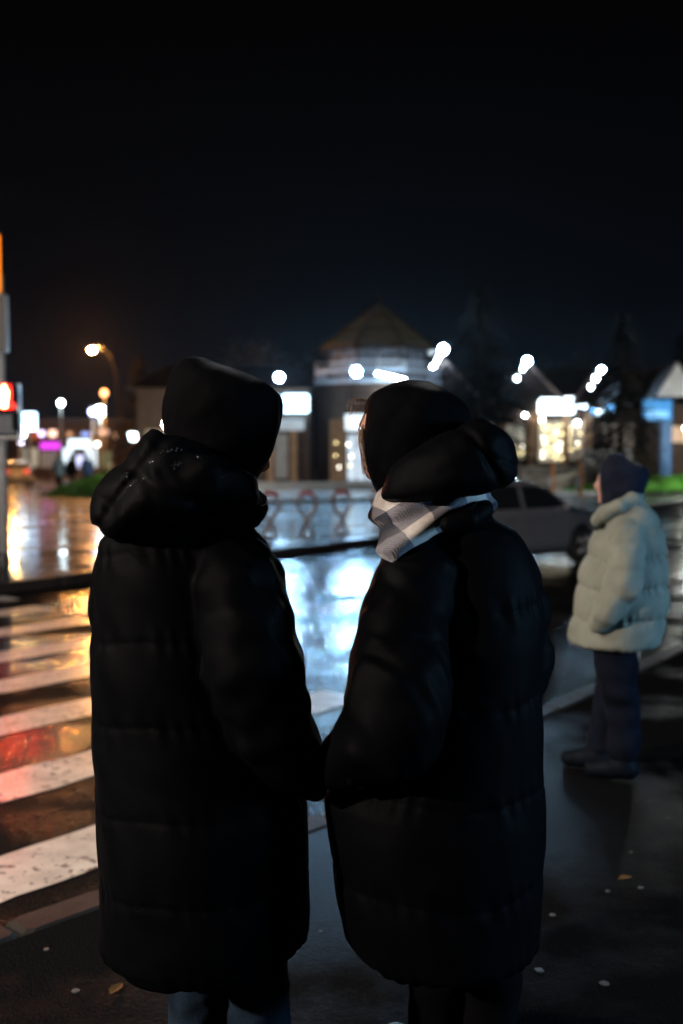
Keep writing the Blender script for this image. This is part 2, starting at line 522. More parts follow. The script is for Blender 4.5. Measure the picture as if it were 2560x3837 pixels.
# ------------------------------------------------------------------ lawns
def lawn(name, poly, z, height, label, nblades, seed):
    rnd = random.Random(seed)
    root = MB()
    n = len(poly)
    cx = sum(p[0] for p in poly) / n; cyy = sum(p[1] for p in poly) / n
    rings = []
    for k, (f, h) in enumerate(((1, 0), (.93, .12), (.75, .45), (.4, .85), (0.02, 1))):
        for p in poly:
            rings.append((cx + (p[0] - cx) * f, cyy + (p[1] - cyy) * f, z + height * h))
    f = []
    for k in range(4):
        for i in range(n):
            j = (i + 1) % n
            f.append((k * n + i, k * n + j, k * n + n + j, k * n + n + i))
    f.append(tuple(range(4 * n, 5 * n)))
    root.add(rings, f)
    base = root.build(name, M['soil'], smooth=True)
    tag(base, label, kind='structure')
    g = MB()
    for _ in range(nblades):
        i = rnd.randrange(n); j = (i + 1) % n
        a, b = rnd.random(), math.sqrt(rnd.random())
        p = (poly[i][0] * (1 - a) + poly[j][0] * a, poly[i][1] * (1 - a) + poly[j][1] * a)
        x = cx + (p[0] - cx) * b; y = cyy + (p[1] - cyy) * b
        zz = z + height * (1 - b ** 2.2) * .97
        w = rnd.uniform(.03, .06); an = rnd.random() * 6.28; h = rnd.uniform(.06, .14)
        dx, dy = math.cos(an) * w, math.sin(an) * w
        lx, ly = rnd.uniform(-.05, .05), rnd.uniform(-.05, .05)
        g.add([(x - dx, y - dy, zz - .02), (x + dx, y + dy, zz - .02), (x + lx, y + ly, zz + h)], [(0, 1, 2)])
    o = g.build('grass', M['grass'], base)
    tag(o, kind='stuff')
    return base
lawn('lawn', [(-12.3, 40.6), (-9.6, 38.0), (-5.5, 39.5), (-5.0, 46), (-9, 58), (-14.5, 60)], .01, .95, 'green lawn mound behind the left man\'s shoulder', 9000, 1)
lawn('lawn', [(9.7, 43.2), (12.2, 42.3), (18, 45.6), (26, 50.5), (32, 57), (20, 55), (11, 50)], .14, .55, 'green lawn strip across the road behind the third person', 12000, 2)

# ------------------------------------------------------------------ rotunda and shopping building
b_rot = empty('rotunda_building', (1.75, 50.0, .14), label='dark rotunda shop with lit glass drum and pointed bronze roof', cat='building')
def octo(r, z, n=8, off=math.pi / 8):
    return [(r * math.cos(off + 2 * math.pi * i / n), r * math.sin(off + 2 * math.pi * i / n), z) for i in range(n)]
def ring_wall(name, m, r0, z0, r1, z1, parent, n=8):
    v = octo(r0, z0, n, math.pi / n) + octo(r1, z1, n, math.pi / n)
    f = [(i, (i + 1) % n, n + (i + 1) % n, n + i) for i in range(n)] + [tuple(range(n - 1, -1, -1)), tuple(range(n, 2 * n))]
    return MB().add(v, f).build(name, m, parent)
ring_wall('ground_storey', M['dark_brick'], 3.25, .3, 3.25, 4.95, b_rot)
ring_wall('balcony_slab', M['frame_pale'], 3.35, 4.953, 3.35, 5.15, b_rot)
ring_wall('drum_core', M['pale_wall'], 1.9, 5.16, 1.9, 6.9, b_rot)
for i in range(8):                                      # glazing panes of the drum with posts between
    a0 = math.pi / 8 + i * math.pi / 4; a1 = a0 + math.pi / 4
    p0 = np.array((math.cos(a0), math.sin(a0))) * 2.55; p1 = np.array((math.cos(a1), math.sin(a1))) * 2.55
    for k in range(2):
        q0 = p0 + (p1 - p0) * (k * .5 + .02); q1 = p0 + (p1 - p0) * (k * .5 + .48)
        MB().add([(q0[0], q0[1], 5.2), (q1[0], q1[1], 5.2), (q1[0], q1[1], 6.86), (q0[0], q0[1], 6.86)], [(0, 1, 2, 3)]).build('window_pane', M['glass_drum'], b_rot)
    MB().tube([(p0[0] * 1.01, p0[1] * 1.01, 5.15), (p0[0] * 1.01, p0[1] * 1.01, 6.9)], .075, 6).build('drum_post', M['dark_brick'], b_rot)
    # balcony rail
    r0 = p0 * 1.28; r1 = p1 * 1.28
    rail = MB()
    for zz in (5.42, 5.72, 6.0):
        rail.tube([(r0[0], r0[1], zz), (r1[0], r1[1], zz)], .03, 6)
    rail.tube([(r0[0], r0[1], 5.14), (r0[0], r0[1], 6.02)], .03, 6)
    rail.build('balcony_rail', M['frame_pale'], b_rot)
ap = (.1, 0, 9.15)
base = octo(2.95, 6.86, 8)
M['rail_glow_pale'] = emit('added_balcony_glow', (.55, .74, 1.0), .34, .6, 2.5)  # glowing bands added for the bright look of the lit balcony rails
for (r_, z_, h_) in ((3.36, 5.02, .13), (3.30, 5.50, .16), (2.62, 5.95, .10)):
    for i in range(8):
        a0 = math.pi / 8 + i * math.pi / 4; a1 = a0 + math.pi / 4
        p0 = (r_ * math.cos(a0), r_ * math.sin(a0)); p1 = (r_ * math.cos(a1), r_ * math.sin(a1))
        MB().add([(*p0, z_), (*p1, z_), (*p1, z_ + h_), (*p0, z_ + h_), (p0[0] * .985, p0[1] * .985, z_), (p1[0] * .985, p1[1] * .985, z_), (p1[0] * .985, p1[1] * .985, z_ + h_), (p0[0] * .985, p0[1] * .985, z_ + h_)],
                 [(0, 1, 2, 3), (7, 6, 5, 4), (0, 4, 5, 1), (3, 2, 6, 7)]).build('added_glow_band', M['rail_glow_pale'], b_rot)
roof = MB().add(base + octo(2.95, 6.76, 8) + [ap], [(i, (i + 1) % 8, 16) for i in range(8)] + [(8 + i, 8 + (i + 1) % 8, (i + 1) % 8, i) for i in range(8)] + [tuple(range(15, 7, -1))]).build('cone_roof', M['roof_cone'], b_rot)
ring_wall('eave', M['roof_tile'], 3.12, 6.62, 3.05, 6.755, b_rot)
for i in range(8):
    MB().tube([base[i], ap], .06, 5).build('roof_rib', M['roof_tile'], roof)
for k in (.33, .66):
    pts = [tuple(np.array(base[i]) * (1 - k) + np.array(ap) * k + np.array((0, 0, .02))) for i in range(8)]
    MB().tube(pts + [pts[0]], .04, 5).build('roof_rib', M['roof_tile'], roof)
MB().lathe([(.12, 0), (.1, .12), (.03, .2), (.02, .5)], ap, 8).build('finial', M['roof_tile'], roof)
# doorway facing the crossing (wall plane near y = -3.0 local)
fy = -3.04
for (x0, x1, nm, m_) in ((-3.05, -2.55, 'stone_pier', 'brown_stone'), (-.62, -.42, 'stone_pier', 'brown_stone')):
    pass
MB().box((-1.95 + .02, fy - .05, 1.75), (.75, .35, 2.9), bev=.02).build('stone_pier', M['brown_stone'], b_rot)
MB().box((.62, fy - .05, 1.75), (.5, .35, 2.9), bev=.02).build('stone_pier', M['brown_stone'], b_rot)
d_ = empty('shop_door'); d_.parent = b_rot
MB().box((-.62, fy - .02, 1.45), (1.8, .1, 2.15)).build('door_glass', emit('cool_door_glass_glow', (.72, .86, 1.0), 1.1, .6, 2.2), d_)
for x in (-1.5, -1.05, -.62, -.2, .27):
    MB().box((x, fy - .09, 1.45), (.05, .06, 2.2)).build('door_frame', M['black_metal'], d_)
M['doorsign'] = emit('white_door_sign_glow', (.80, .92, 1.0), 1.6, .25, 2)
MB().box((-.62, fy - .12, 3.08), (1.95, .22, .74), bev=.03).build('transom_sign', M['doorsign'], b_rot)

# left wing with the blue-white sign
b_left = empty('shop_wing', (-5.6, 51.0, .14), label='low dark shop wing left of the rotunda with glowing blue white sign', cat='building')
MB().box((0, 0, 2.5), (8.2, 7.4, 4.4)).build('wall', M['dark_brick'], b_left)
rf = MB().add([(-4.5, -4.1, 4.7), (4.5, -4.1, 4.7), (4.5, 4.1, 4.7), (-4.5, 4.1, 4.7), (-3.2, 0, 6.1), (3.6, 0, 6.1)],
              [(0, 1, 5, 4), (1, 2, 5), (2, 3, 4, 5), (3, 0, 4), (3, 2, 1, 0)]).build('roof', M['roof_tile'], b_left)
M['sign_blue'] = emit('blue_white_sign_glow', (.45, .76, 1.0), 9.0)
M['sign_pale'] = emit('pale_awning_glow', (.62, .74, .85), .55, .4, 2)
MB().box((3.45, -4.0, 3.98), (1.2, .3, .82), bev=.05).build('sign_board', M['sign_blue'], b_left)
MB().box((1.6, -4.0, 3.98), (2.0, .3, .82), bev=.05).build('sign_board', M['sign_blue'], b_left)
MB().box((3.2, -3.95, 2.98), (1.3, .45, .5), bev=.04).build('awning_panel', M['sign_pale'], b_left)
dr = MB().box((2.75, -3.74, 1.5), (.62, .08, 2.1)).build('side_door', M['grey_metal'], b_left)
MB().tube([(2.95, -3.82, 1.3), (2.95, -3.82, 1.6)], .02, 6).build('door_handle', M['black_metal'], dr)
for x in (2.25, 3.35):
    MB().box((x, -3.8, 1.7), (.32, .3, 2.8), bev=.02).build('stone_pier', M['brown_stone'], b_left)
for x in (-3.0, -1.2, .6):
    w_ = MB().box((x, -3.72, 1.9), (1.4, .06, 1.7)).build('shop_window', M['shop_dim'], b_left)
    MB().box((x, -3.76, 1.9), (.06, .05, 1.7)).build('window_bar', M['black_metal'], w_)

# right wing: long mall front with three gabled dormers
b_mall = empty('shopping_mall', (13.0, 55.0, .14), label='long brown shopping hall with gabled dormers and lit shop windows', cat='building')
MB().box((0, .3, 2.3), (17.4, 6.0, 4.6)).build('wall', M['dark_brick'], b_mall)
MB().add([(-9.1, -3.2, 4.62), (9.1, -3.2, 4.62), (9.1, 3.6, 4.62), (-9.1, 3.6, 4.62), (-7.5, .2, 6.3), (7.5, .2, 6.3)],
         [(0, 1, 5, 4), (1, 2, 5), (2, 3, 4, 5), (3, 0, 4), (3, 2, 1, 0)]).build('roof', M['roof_tile'], b_mall)
MB().box((0, -2.95, 4.2), (17.6, .3, .75)).build('fascia', M['dark_brick'], b_mall)
M['board_pink'] = mat('pinkish_bargeboard', (.5, .36, .34), .5, .4, var=.2)
for gi, (gx, gz, hw) in enumerate(((-7.6, 6.35, 1.7), (-3.35, 6.25, 1.8), (.35, 6.05, 1.5))):
    g = MB().slabxz([(gx - hw, gz - 1.9), (gx + hw, gz - 1.9), (gx, gz)], -3.3, -1.0).build('dormer', M['roof_tile'], b_mall)
    for s in (-1, 1):
        MB().tube([(gx, -3.38, gz + .03), (gx + s * (hw + .1), -3.38, gz - 1.95)], .085, 5).build('bargeboard', M['board_pink'], g)
for (x, w, h, zc, kd) in ((-3.9, .95, 1.8, 2.25, 'shop_glass'), (-2.0, 1.3, 2.1, 2.3, 'shop_glass'), (-.75, .9, 2.0, 2.35, 'shop_dim'),
                          (-5.6, 1.1, 1.9, 2.25, 'shop_dim'), (1.5, 1.6, 1.9, 2.2, 'shop_dim'), (4.2, 1.6, 1.9, 2.2, 'shop_dim')):
    w_ = MB().box((x, -2.72, zc), (w, .06, h)).build('shop_window', M[kd], b_mall)
    MB().box((x, -2.77, zc + h / 2 + .04), (w + .12, .1, .08)).build('window_frame', M['black_metal'], w_)
    MB().box((x, -2.77, zc - h / 2 - .04), (w + .12, .1, .08)).build('window_sill', M['tan_wall'], w_)
    MB().box((x, -2.77, zc), (.05, .06, h)).build('window_bar', M['black_metal'], w_)
for x in (-4.6, -3.05, -1.28, -.1):
    MB().box((x, -2.85, 2.1), (.34, .3, 3.4), bev=.02).build('stone_pier', M['brown_stone'], b_mall)
M['sign_white'] = emit('white_sign_glow', (.72, .9, 1.0), 7.0)
M['letter_blue'] = emit('blue_letter_glow', (.16, .5, 1.0), 12.0)
M['letter_white'] = emit('white_letter_glow', (.60, .84, 1.0), 14.0)
MB().box((-1.87, -3.2, 4.13), (1.85, .2, .84), bev=.05).build('sign_board', M['sign_white'], b_mall)
for (x, z, kd) in ((-.65, 4.16, 'w'), (-.4, 4.10, 'w'), (-.1, 4.24, 'w'), (.12, 4.3, 'b'), (.0, 3.8, 'b'), (.28, 3.76, 'w'), (.5, 3.82, 'w'), (.72, 3.9, 'b'), (.85, 4.16, 'b'), (.98, 3.84, 'b'), (1.0, 4.1, 'b')):
    mb = MB().box((x, -3.2, z), (.08, .08, .24), bev=.01).box((x + .07, -3.2, z + .07), (.12, .08, .07), bev=.01)
    mb.build('sign_letter', M['letter_white' if kd == 'w' else 'letter_blue'], b_mall)
# bulbs of light curtains hung in two windows
M['bulb_y'] = emit('warm_bulb_glow', (1.0, .84, .38), 9)
M['bulb_w'] = emit('white_bulb_glow', (1.0, .94, .8), 13)
bulb_me = MB().ball((0, 0, 0), .04, 8, 6).mesh('bulb', M['bulb_y'], True)
bulb_mw = MB().ball((0, 0, 0), .045, 8, 6).mesh('bulb', M['bulb_w'], True)
def curtain(x0, x1, z0, z1, nx, nz, y, label, seed):
    r_ = random.Random(seed)
    root = empty('light_curtain', (x0, y, z0), label=label, cat='string lights', group='light curtains in the shop windows')
    w = MB()
    for i in range(nx):
        xx = (x1 - x0) * (i + .5) / nx
        w.tube([(xx, .02, 0), (xx, .02, z1 - z0 + .1)], .006, 4)
        for k in range(nz):
            obj_from(bulb_mw if r_.random() < .25 else bulb_me, 'bulb', root, (xx + r_.uniform(-.09, .09), 0, (z1 - z0) * (k + .5) / nz + r_.uniform(-.11, .11)))
    w.build('wire', M['black_metal'], root)
curtain(10.45, 11.6, 1.5, 3.35, 4, 7, 52.1, 'curtain of yellow bulbs in the wide mall window under the white sign', 4)
curtain(8.75, 9.5, 1.5, 2.2, 3, 3, 52.1, 'curtain of yellow bulbs low in the narrow mall window', 6)
curtain(-.60 + .1, .7, .95, 2.5, 2, 3, 46.75, 'string of yellow bulbs behind the rotunda door', 8)
curtain(11.85, 12.55, 1.9, 3.3, 2, 4, 52.1, 'string of bulbs in the window right of the yellow curtain', 9)

# globe lamps on the mall front
M['globe_warm'] = emit('warm_globe_glow', (1.0, .85, .62), 60)
M['globe_white'] = emit('cool_white_glow', (.80, .93, 1.0), 90)
def wall_globe(x, y, z, label, m_, r=.09):
    root = empty('wall_lamp', (x, y, z), label=label, cat='lamp', group='globe lamps on the shop fronts')
    MB().ball((0, 0, 0), r, 10, 8).build('globe', m_, root, True)
    MB().tube([(0, .03, -r * .9), (0, .06, -r - .12), (0, .30, -r - .14)], .02, 6).build('bracket', M['black_metal'], root)
wall_globe(9.55, 52.0, 3.78, 'small white globe lamp left of the mall windows', M['globe_white'], .075)
wall_globe(10.42, 51.9, 3.55, 'warm globe lamp above the pier left of the yellow light curtain', M['globe_warm'])
wall_globe(12.25, 51.9, 3.38, 'globe lamp above the window right of the yellow light curtain', M['globe_white'], .085)
wall_globe(16.6, 48.2, 3.0, 'dim globe lamp under the pointed gable by the blue column', M['globe_warm'], .08)

# pointed gable portico with blue sign and column on the right
b_gab = empty('gable_kiosk', (16.4, 50.2, .14), label='small kiosk with pointed pale gable blue sign and blue column', cat='building')
MB().box((1.3, 1.2, 2.1), (3.6, 2.6, 4.0)).build('wall', M['dark_brick'], b_gab)
MB().slabxz([(-1.16, 4.4), (1.0, 4.4), (-.15, 6.0)], -1.75, -1.6).build('gable_board', M['pale_wall'], b_gab)
MB().add([(-1.5, -1.85, 4.15), (-.15, -1.85, 6.1), (1.2, -1.85, 4.15), (-1.5, 2.5, 4.15), (-.15, 2.5, 6.1), (1.2, 2.5, 4.15)],
         [(0, 1, 4, 3), (1, 2, 5, 4)]).build('roof', M['roof_tile'], b_gab)
MB().add([(-3.6, -1.4, 4.1), (-1.2, -1.4, 4.1), (-1.2, 2.2, 4.1), (-3.6, 2.2, 4.1), (-1.2, .4, 5.4), (-2.6, .4, 5.2)], [(0, 1, 4, 5), (3, 5, 4, 2), (0, 5, 3), (1, 2, 4)]).build('roof', M['roof_tile'], b_gab)
M['sign_kiosk'] = emit('blue_kiosk_sign_glow', (.06, .36, .85), .75, .5, 2.0)
M['sign_kiosk2'] = emit('pale_blue_sign_glow', (.24, .62, 1.0), 1.2, .4, 3.0)
MB().box((-1.2, -2.1, 3.72), (1.35, .22, .98), bev=.04).build('sign_board', M['sign_kiosk'], b_gab)
MB().box((-1.2, -2.23, 3.52), (1.0, .04, .32), bev=.015).build('sign_panel', M['sign_kiosk2'], b_gab)
MB().box((-.78, -2.1, 1.65), (.5, .4, 3.1), bev=.03).build('column', M['blue_paint'], b_gab)
MB().box((.45, -.2, 2.6), (1.0, .2, .8), bev=.02).build('lit_panel', emit('peach_panel_glow', (1.0, .68, .45), .55, .3), b_gab)
MB().box((-3.3, -1.2, 1.1), (2.4, .3, 1.6), bev=.02).build('low_wall', M['pale_wall'], b_gab)

# tan retaining walls in front of the mall
for (x, y, w, h, lb) in ((10.6, 46.6, 4.6, .95, 'tan concrete retaining wall below the yellow lit mall window'), (7.3, 47.6, 2.2, .75, 'short tan retaining wall right of the rotunda steps')):
    o = MB().box((x, y, .14 + h / 2), (w, .4, h), bev=.02).box((x, y, .14 + h + .05), (w + .1, .52, .1), bev=.02).build('retaining_wall', M['tan_wall'])
    tag(o, lb, 'wall', 'retaining walls in front of the mall')

# ------------------------------------------------------------------ lamps
L_FLOOD = emit('flood_white_glow', (.34, .65, 1.0), 3800)
L_FLOOD_S = emit('flood_small_glow', (.74, .89, 1.0), 160)
L_FLOOD_R = emit('flood_roof_glow', (.40, .70, 1.0), 1300)
L_STRIP = emit('strip_white_glow', (.60, .84, 1.0), 60)
L_SODIUM = emit('sodium_glow', (1.0, .38, .08), 7500)
L_TUBE = emit('tube_white_glow', (.70, .90, 1.0), 110)
def floodlight(x, y, z, label, m_, r=.14, rear=.5):
    root = empty('floodlight', (x, y, z), label=label, cat='floodlight', group='white floodlights on the shop roofs')
    MB().ball((0, 0, 0), (r, r * .6, r), 14, 10).build('lens', m_, root, True)
    MB().lathe([(r * 1.12, -.01), (r * 1.30, -r * 1.1), (r * 1.36, -r * 1.1), (r * 1.2, .06), (r * .9, .16), (r * .3, .2), (r * .28, .1), (r * 1.0, .05)], (0, 0, 0), 14, 'y').build('housing', M['black_metal'], root, True)
    MB().tube([(0, .12, -.05), (0, .2, -r - .12), (0, rear, -r - .15)], .025, 6).build('bracket', M['black_metal'], root)
    return root
floodlight(.69, 46.2, 5.53, 'bright round floodlight in front of the rotunda drum', L_FLOOD, .17, .7)
floodlight(-2.9, 46.6, 5.30, 'bright round floodlight above the blue white sign', L_FLOOD, .15, .6)
gab = [((5.2, 51.3, 7.1), 'on the leftmost dormer peak'), ((9.5, 51.3, 6.5), 'on the middle dormer peak'), ((13.3, 51.3, 6.05), 'on the rightmost dormer peak')]
for i, ((x, y, z), lb) in enumerate(gab):
    floodlight(x, y, z, 'bright floodlight ' + lb, L_FLOOD_R, (.19, .16, .13)[i])
    if i < 2:                                           # a glowing strip runs down the dormer edge from the lamp
        ln = .62 if i == 0 else .34
        sl = empty('strip_lamp', (x, y, z), label='slanting white strip lamp below the floodlight ' + lb, cat='lamp', group='strip lamps on the dormer edges')
        MB().tube([(-.07, .02, -.12), (-.07 - ln * .52, .02, -.12 - ln)], [.085, .06], 10).build('tube', L_STRIP, sl, True)
        MB().tube([(-.07, .12, -.12), (-.07 - ln * .52, .12, -.12 - ln)], .06, 6).build('housing', M['black_metal'], sl)
    else:
        floodlight(x - .27, y + .05, z - .42, 'smaller floodlight just below the one ' + lb, L_FLOOD_S, .12)
    floodlight(x - .50, y + .1, z - .86, 'lowest small floodlight down the slope ' + lb, emit('flood_dim_glow', (.74, .89, 1.0), 45 + 60 * (i == 0)), .10)
tl = empty('tube_lamp', (2.27, 46.3, 5.31), label='tilted white tube lamp on the rotunda front', cat='lamp')
MB().tube([(-.66, 0, .155), (.66, 0, -.155)], .055, 10).build('tube', L_TUBE, tl, True)
MB().tube([(-.66, .09, .17), (.66, .09, -.14)], .05, 6).build('housing', M['grey_metal'], tl)

def street_lamp(x, y, z, arm, label, m_, group='street lamps', r=.16):
    """tall post with a curved arm reaching out to a glowing head"""
    root = empty('street_lamp', (x - arm[0], y - arm[1], 0), label=label, cat='street lamp', group=group)
    ax, ay = arm
    pth = [(0, 0, 0), (0, 0, z * .62), (ax * .06, ay * .06, z * .82), (ax * .3, ay * .3, z * .96), (ax * .65, ay * .65, z + .12), (ax * .9, ay * .9, z + .16)]
    MB().tube(pth, [.1, .075, .06, .05, .045, .04], 10).build('post', M['black_metal'], root, True)
    MB().lathe([(.16, 0), (.16, .5), (.11, .6)], (0, 0, 0), 10).build('post_base', M['grey_metal'], root, True)
    MB().lathe([(r * .7, .1), (r * 1.25, .04), (r * 1.3, 0)], (ax, ay, z + .08), 12).build('lamp_hood', M['grey_metal'], root, True)
    MB().ball((ax, ay, z), (r, r, r * .8), 14, 10).build('lamp_bulb', m_, root, True)
    return root
street_lamp(-13.69, 55, 7.47, (-1.5, .4), 'orange glowing street lamp on a curved arm beside the dark conifer', L_SODIUM)
street_lamp(-24.8, 75, 5.35, (-1.3, .2), 'orange street lamp far off behind the pedestrian signal', emit('sodium_far_glow', (1.0, .45, .12), 3000))
# unseen lamps, inferred from the light that falls on the crossing and the coats
street_lamp(-6.4, 2.6, 6.0, (3.8, -2.1), 'warm street lamp over the left end of the crossing', emit('warm_near_glow', (1.0, .87, .72), 1600))
street_lamp(-7.0, -1.0, 3.8, (.5, .4), 'short warm lamp post on the near pavement beyond the crossing', emit('warm_low_glow', (1.0, .82, .68), 3200))
bs = empty('light_box_sign', (7.4, 1.6, 0), R(-68), label='blue light box sign standing on the near pavement beyond the right edge of view', cat='sign')
MB().tube([(0, 0, 0), (0, 0, 1.75)], .07, 10).build('post', M['grey_metal'], bs)
MB().box((0, 0, 2.35), (1.7, .22, 1.25), bev=.04).build('light_box', emit('near_blue_sign_glow', (.34, .67, 1.0), 60), bs)


def globe_post(x, y, z, r, m_, label):
    root = empty('lamp_post', (x, y, 0), label=label, cat='lamp post', group='globe lamp posts along the far street')
    MB().tube([(0, 0, 0), (0, 0, z - r)], [.07, .045], 8).build('post', M['grey_metal'], root, True)
    MB().ball((0, 0, z), r, 12, 8).build('globe', m_, root, True)
    MB().lathe([(r * .4, 0), (r * .55, .06), (r * .2, .12)], (0, 0, z + r * .8), 8).build('cap', M['grey_metal'], root)
g_w = emit('far_white_glow', (.70, .93, 1.0), 80)
g_v = emit('far_violet_glow', (.55, .58, 1.0), 9)
g_o = emit('far_orange_glow', (1.0, .42, .16), 6)
g_y = emit('far_warm_glow', (1.0, .78, .42), 60)
globe_post(15.4, 42.3, 2.5, .2, emit('added_lawn_lamp_glow', (.95, .97, .9), 800), 'added unseen white lamp post lighting the lawn right of the third person')  # added just out of view to brighten the right lawn
globe_post(-7.4, 42.5, 3.0, .18, emit('added_lawn_lamp_glow', (1.0, .9, .72), 420), 'added lamp post lighting the left lawn, hidden behind the left man')  # added out of sight to brighten the left lawn
globe_post(-19.64, 70, 5.39, .17, g_w, 'white lamp on a thin post above the far shops')
globe_post(-14.49, 60, 4.37, .30, g_w, 'large white lamp beside the orange street lamp')
globe_post(-15.2, 61, 4.37, .22, g_v, 'faint violet lamp touching the large white lamp')
globe_post(-24.25, 75, 5.59, .20, emit('far_pale_glow', (.75, .85, 1.0), 14), 'pale lamp next to the pedestrian signal')
globe_post(-10.0, 55, 3.5, .13, g_y, 'warm yellow lamp at the left man\'s hood')
globe_post(-13.76, 58, 5.31, .2, g_o, 'dim orange lamp under the orange street lamp')
globe_post(-16.9, 69, 2.5, .14, emit('far_cream_glow', (1.0, .86, .66), 14), 'cream lamp right of the white shop panels')
globe_post(-21.2, 66, 2.55, .12, emit('far_lilac_glow', (.8, .76, 1.0), 14), 'small lilac lamp left of the magenta sign')
def shade_lamp(x, y, z, label):
    root = empty('lamp_post', (x, y, 0), label=label, cat='lamp post', group='shaded lamp posts by the lawn')
    MB().tube([(0, 0, 0), (0, 0, z - .15)], [.06, .04], 8).build('post', M['black_metal'], root)
    MB().lathe([(.17, -.2), (.24, .12), (.27, .17)], (0, 0, z), 12).build('shade', emit('lamp_shade_glow', (.75, .9, 1.0), 12), root, True)
    MB().lathe([(.32, .175), (.34, .2), (.1, .27)], (0, 0, z), 12).build('cap', M['black_metal'], root, True)
shade_lamp(-10.41, 50, 2.63, 'left of two shaded white lamps behind the left man\'s coat hood')
shade_lamp(-10.31, 52, 2.65, 'right of two shaded white lamps behind the left man\'s coat hood')

# ------------------------------------------------------------------ pedestrian signal on the far kerb
ps = empty('pedestrian_signal', (-4.36, 12.8, 0), label='grey signal pole with red standing figure and road signs', cat='traffic signal')
MB().tube([(0, 0, 0), (0, 0, 3.9)], .057, 14).build('pole', M['pole_paint'], ps, True)
MB().lathe([(.11, 0), (.11, .03), (.075, .05), (.075, .32), (.058, .36)], (0, 0, 0), 14).build('pole_base', M['black_metal'], ps, True)
hd = MB().box((.09, -.16, 2.17), (.42, .2, .66), bev=.025).build('signal_head', M['signal_black'], ps)
MB().box((.312, -.235, 2.17), (.018, .08, .66)).build('side_plate', M['grey_metal'], hd)
MB().box((.09, -.16, 1.83), (.44, .24, .02)).build('bottom_plate', M['grey_metal'], hd)
fx, fz = .135, 2.34
red = emit('red_figure_glow', (1.0, .03, .012), 330)
fig = MB()
fig.ball((fx, -.275, fz + .115), (.028, .012, .03), 10, 8)
fig.slabxz([(fx - .052, fz + .075), (fx - .045, fz - .03), (fx - .036, fz - .03), (fx - .032, fz - .135), (fx + .032, fz - .135), (fx + .036, fz - .03), (fx + .045, fz - .03), (fx + .052, fz + .075), (fx + .025, fz + .088), (fx - .025, fz + .088)][::-1], -.285, -.268)
fig.build('red_figure', red, hd)
M['red_lens'] = emit('red_lens_glow', (1.0, .02, .01), .9)
MB().box((fx, -.264, fz), (.28, .012, .3), bev=.004).build('lens', M['red_lens'], hd)
MB().box((fx, -.264, 2.0), (.28, .012, .26), bev=.004).build('lens', emit('blue_reflection_lens', (.04, .14, .28), .05, base=.1), hd)  # lower lens is unlit; its bluish reflection is put in as a faint glow
for zc in (2.34, 2.0):
    v = MB()
    v.box((fx, -.34, zc + .155), (.3, .16, .012)); v.box((fx - .15, -.34, zc + .04), (.012, .16, .24)); v.box((fx + .15, -.34, zc + .04), (.012, .16, .24))
    v.build('visor', M['signal_black'], hd)
sg = MB().box((-.14, -.075, 3.27), (.5, .02, .72), bev=.008).build('sign_plate', mat('dark_sign_face', (.05, .05, .055), .5, .5), ps)
MB().tube([(.12, -.08, 2.91), (.12, -.08, 3.63)], .022, 6).build('plate_edge', M['grey_metal'], sg)
MB().lathe([(.2, -.012), (.2, 0)], (-.28, -.088, 3.23), 20, 'y').build('sign_disc', mat('red_sign_disc', (.55, .05, .08), .4, .5), sg)
M['amber_sign'] = emit('amber_sign_glow', (1.0, .30, .01), 1.1)
MB().box((-.19, -.09, 4.03), (.5, .05, .74), bev=.03).build('amber_sign', M['amber_sign'], ps)

# ------------------------------------------------------------------ loop bollards and orange posts
def catmull(P, n=6):
    P = [np.array(p, float) for p in P]
    out = []
    for i in range(len(P) - 1):
        p0, p1, p2, p3 = P[max(i - 1, 0)], P[i], P[i + 1], P[min(i + 2, len(P) - 1)]
        for k in range(n):
            t = k / n
            out.append(tuple(.5 * ((2 * p1) + (-p0 + p2) * t + (2 * p0 - 5 * p1 + 4 * p2 - p3) * t * t + (-p0 + 3 * p1 - 3 * p2 + p3) * t ** 3)))
    out.append(tuple(P[-1]))
    return out
loop = catmull([(-.12, -.03, 0), (-.07, -.03, .15), (.03, -.03, .34), (.17, -.02, .56), (.19, 0, .72), (.10, 0, .84), (0, 0, .87), (-.10, 0, .84), (-.19, 0, .72), (-.17, .02, .56), (-.03, .03, .34), (.07, .03, .15), (.12, .03, 0)], 5)
bol_me = MB().tube(loop, .036, 8).mesh('loop', M['tan_steel'], True)
red_me = MB().tube(catmull([(.13, 0, .815), (.10, 0, .842), (0, 0, .872), (-.10, 0, .842), (-.13, 0, .815)], 4), .046, 8).mesh('red_band', M['red_paint'], True)
foot_me = MB().lathe([(.2, 0), (.2, .02), (.16, .035)], (0, 0, 0), 14).mesh('foot_plate', M['tan_steel'])
for i, (x, y, a, lb) in enumerate(((-1.43, 19.85, .1, 'leftmost loop bollard between the couple beside the left man'), (-.69, 20.1, -.1, 'middle loop bollard between the couple with red top'), (.01, 20.9, .15, 'loop bollard between the couple nearest the scarf'),
                                   (-2.2, 19.2, .0, 'loop bollard hidden mostly behind the left man'), (.85, 21.7, .05, 'loop bollard behind the woman\'s hood'))):
    root = empty('loop_bollard', (x, y, 0), a, label=lb, cat='bollard', group='loop bollards on the far pavement')
    obj_from(bol_me, 'loop', root); obj_from(red_me, 'red_band', root); obj_from(foot_me, 'foot_plate', root)
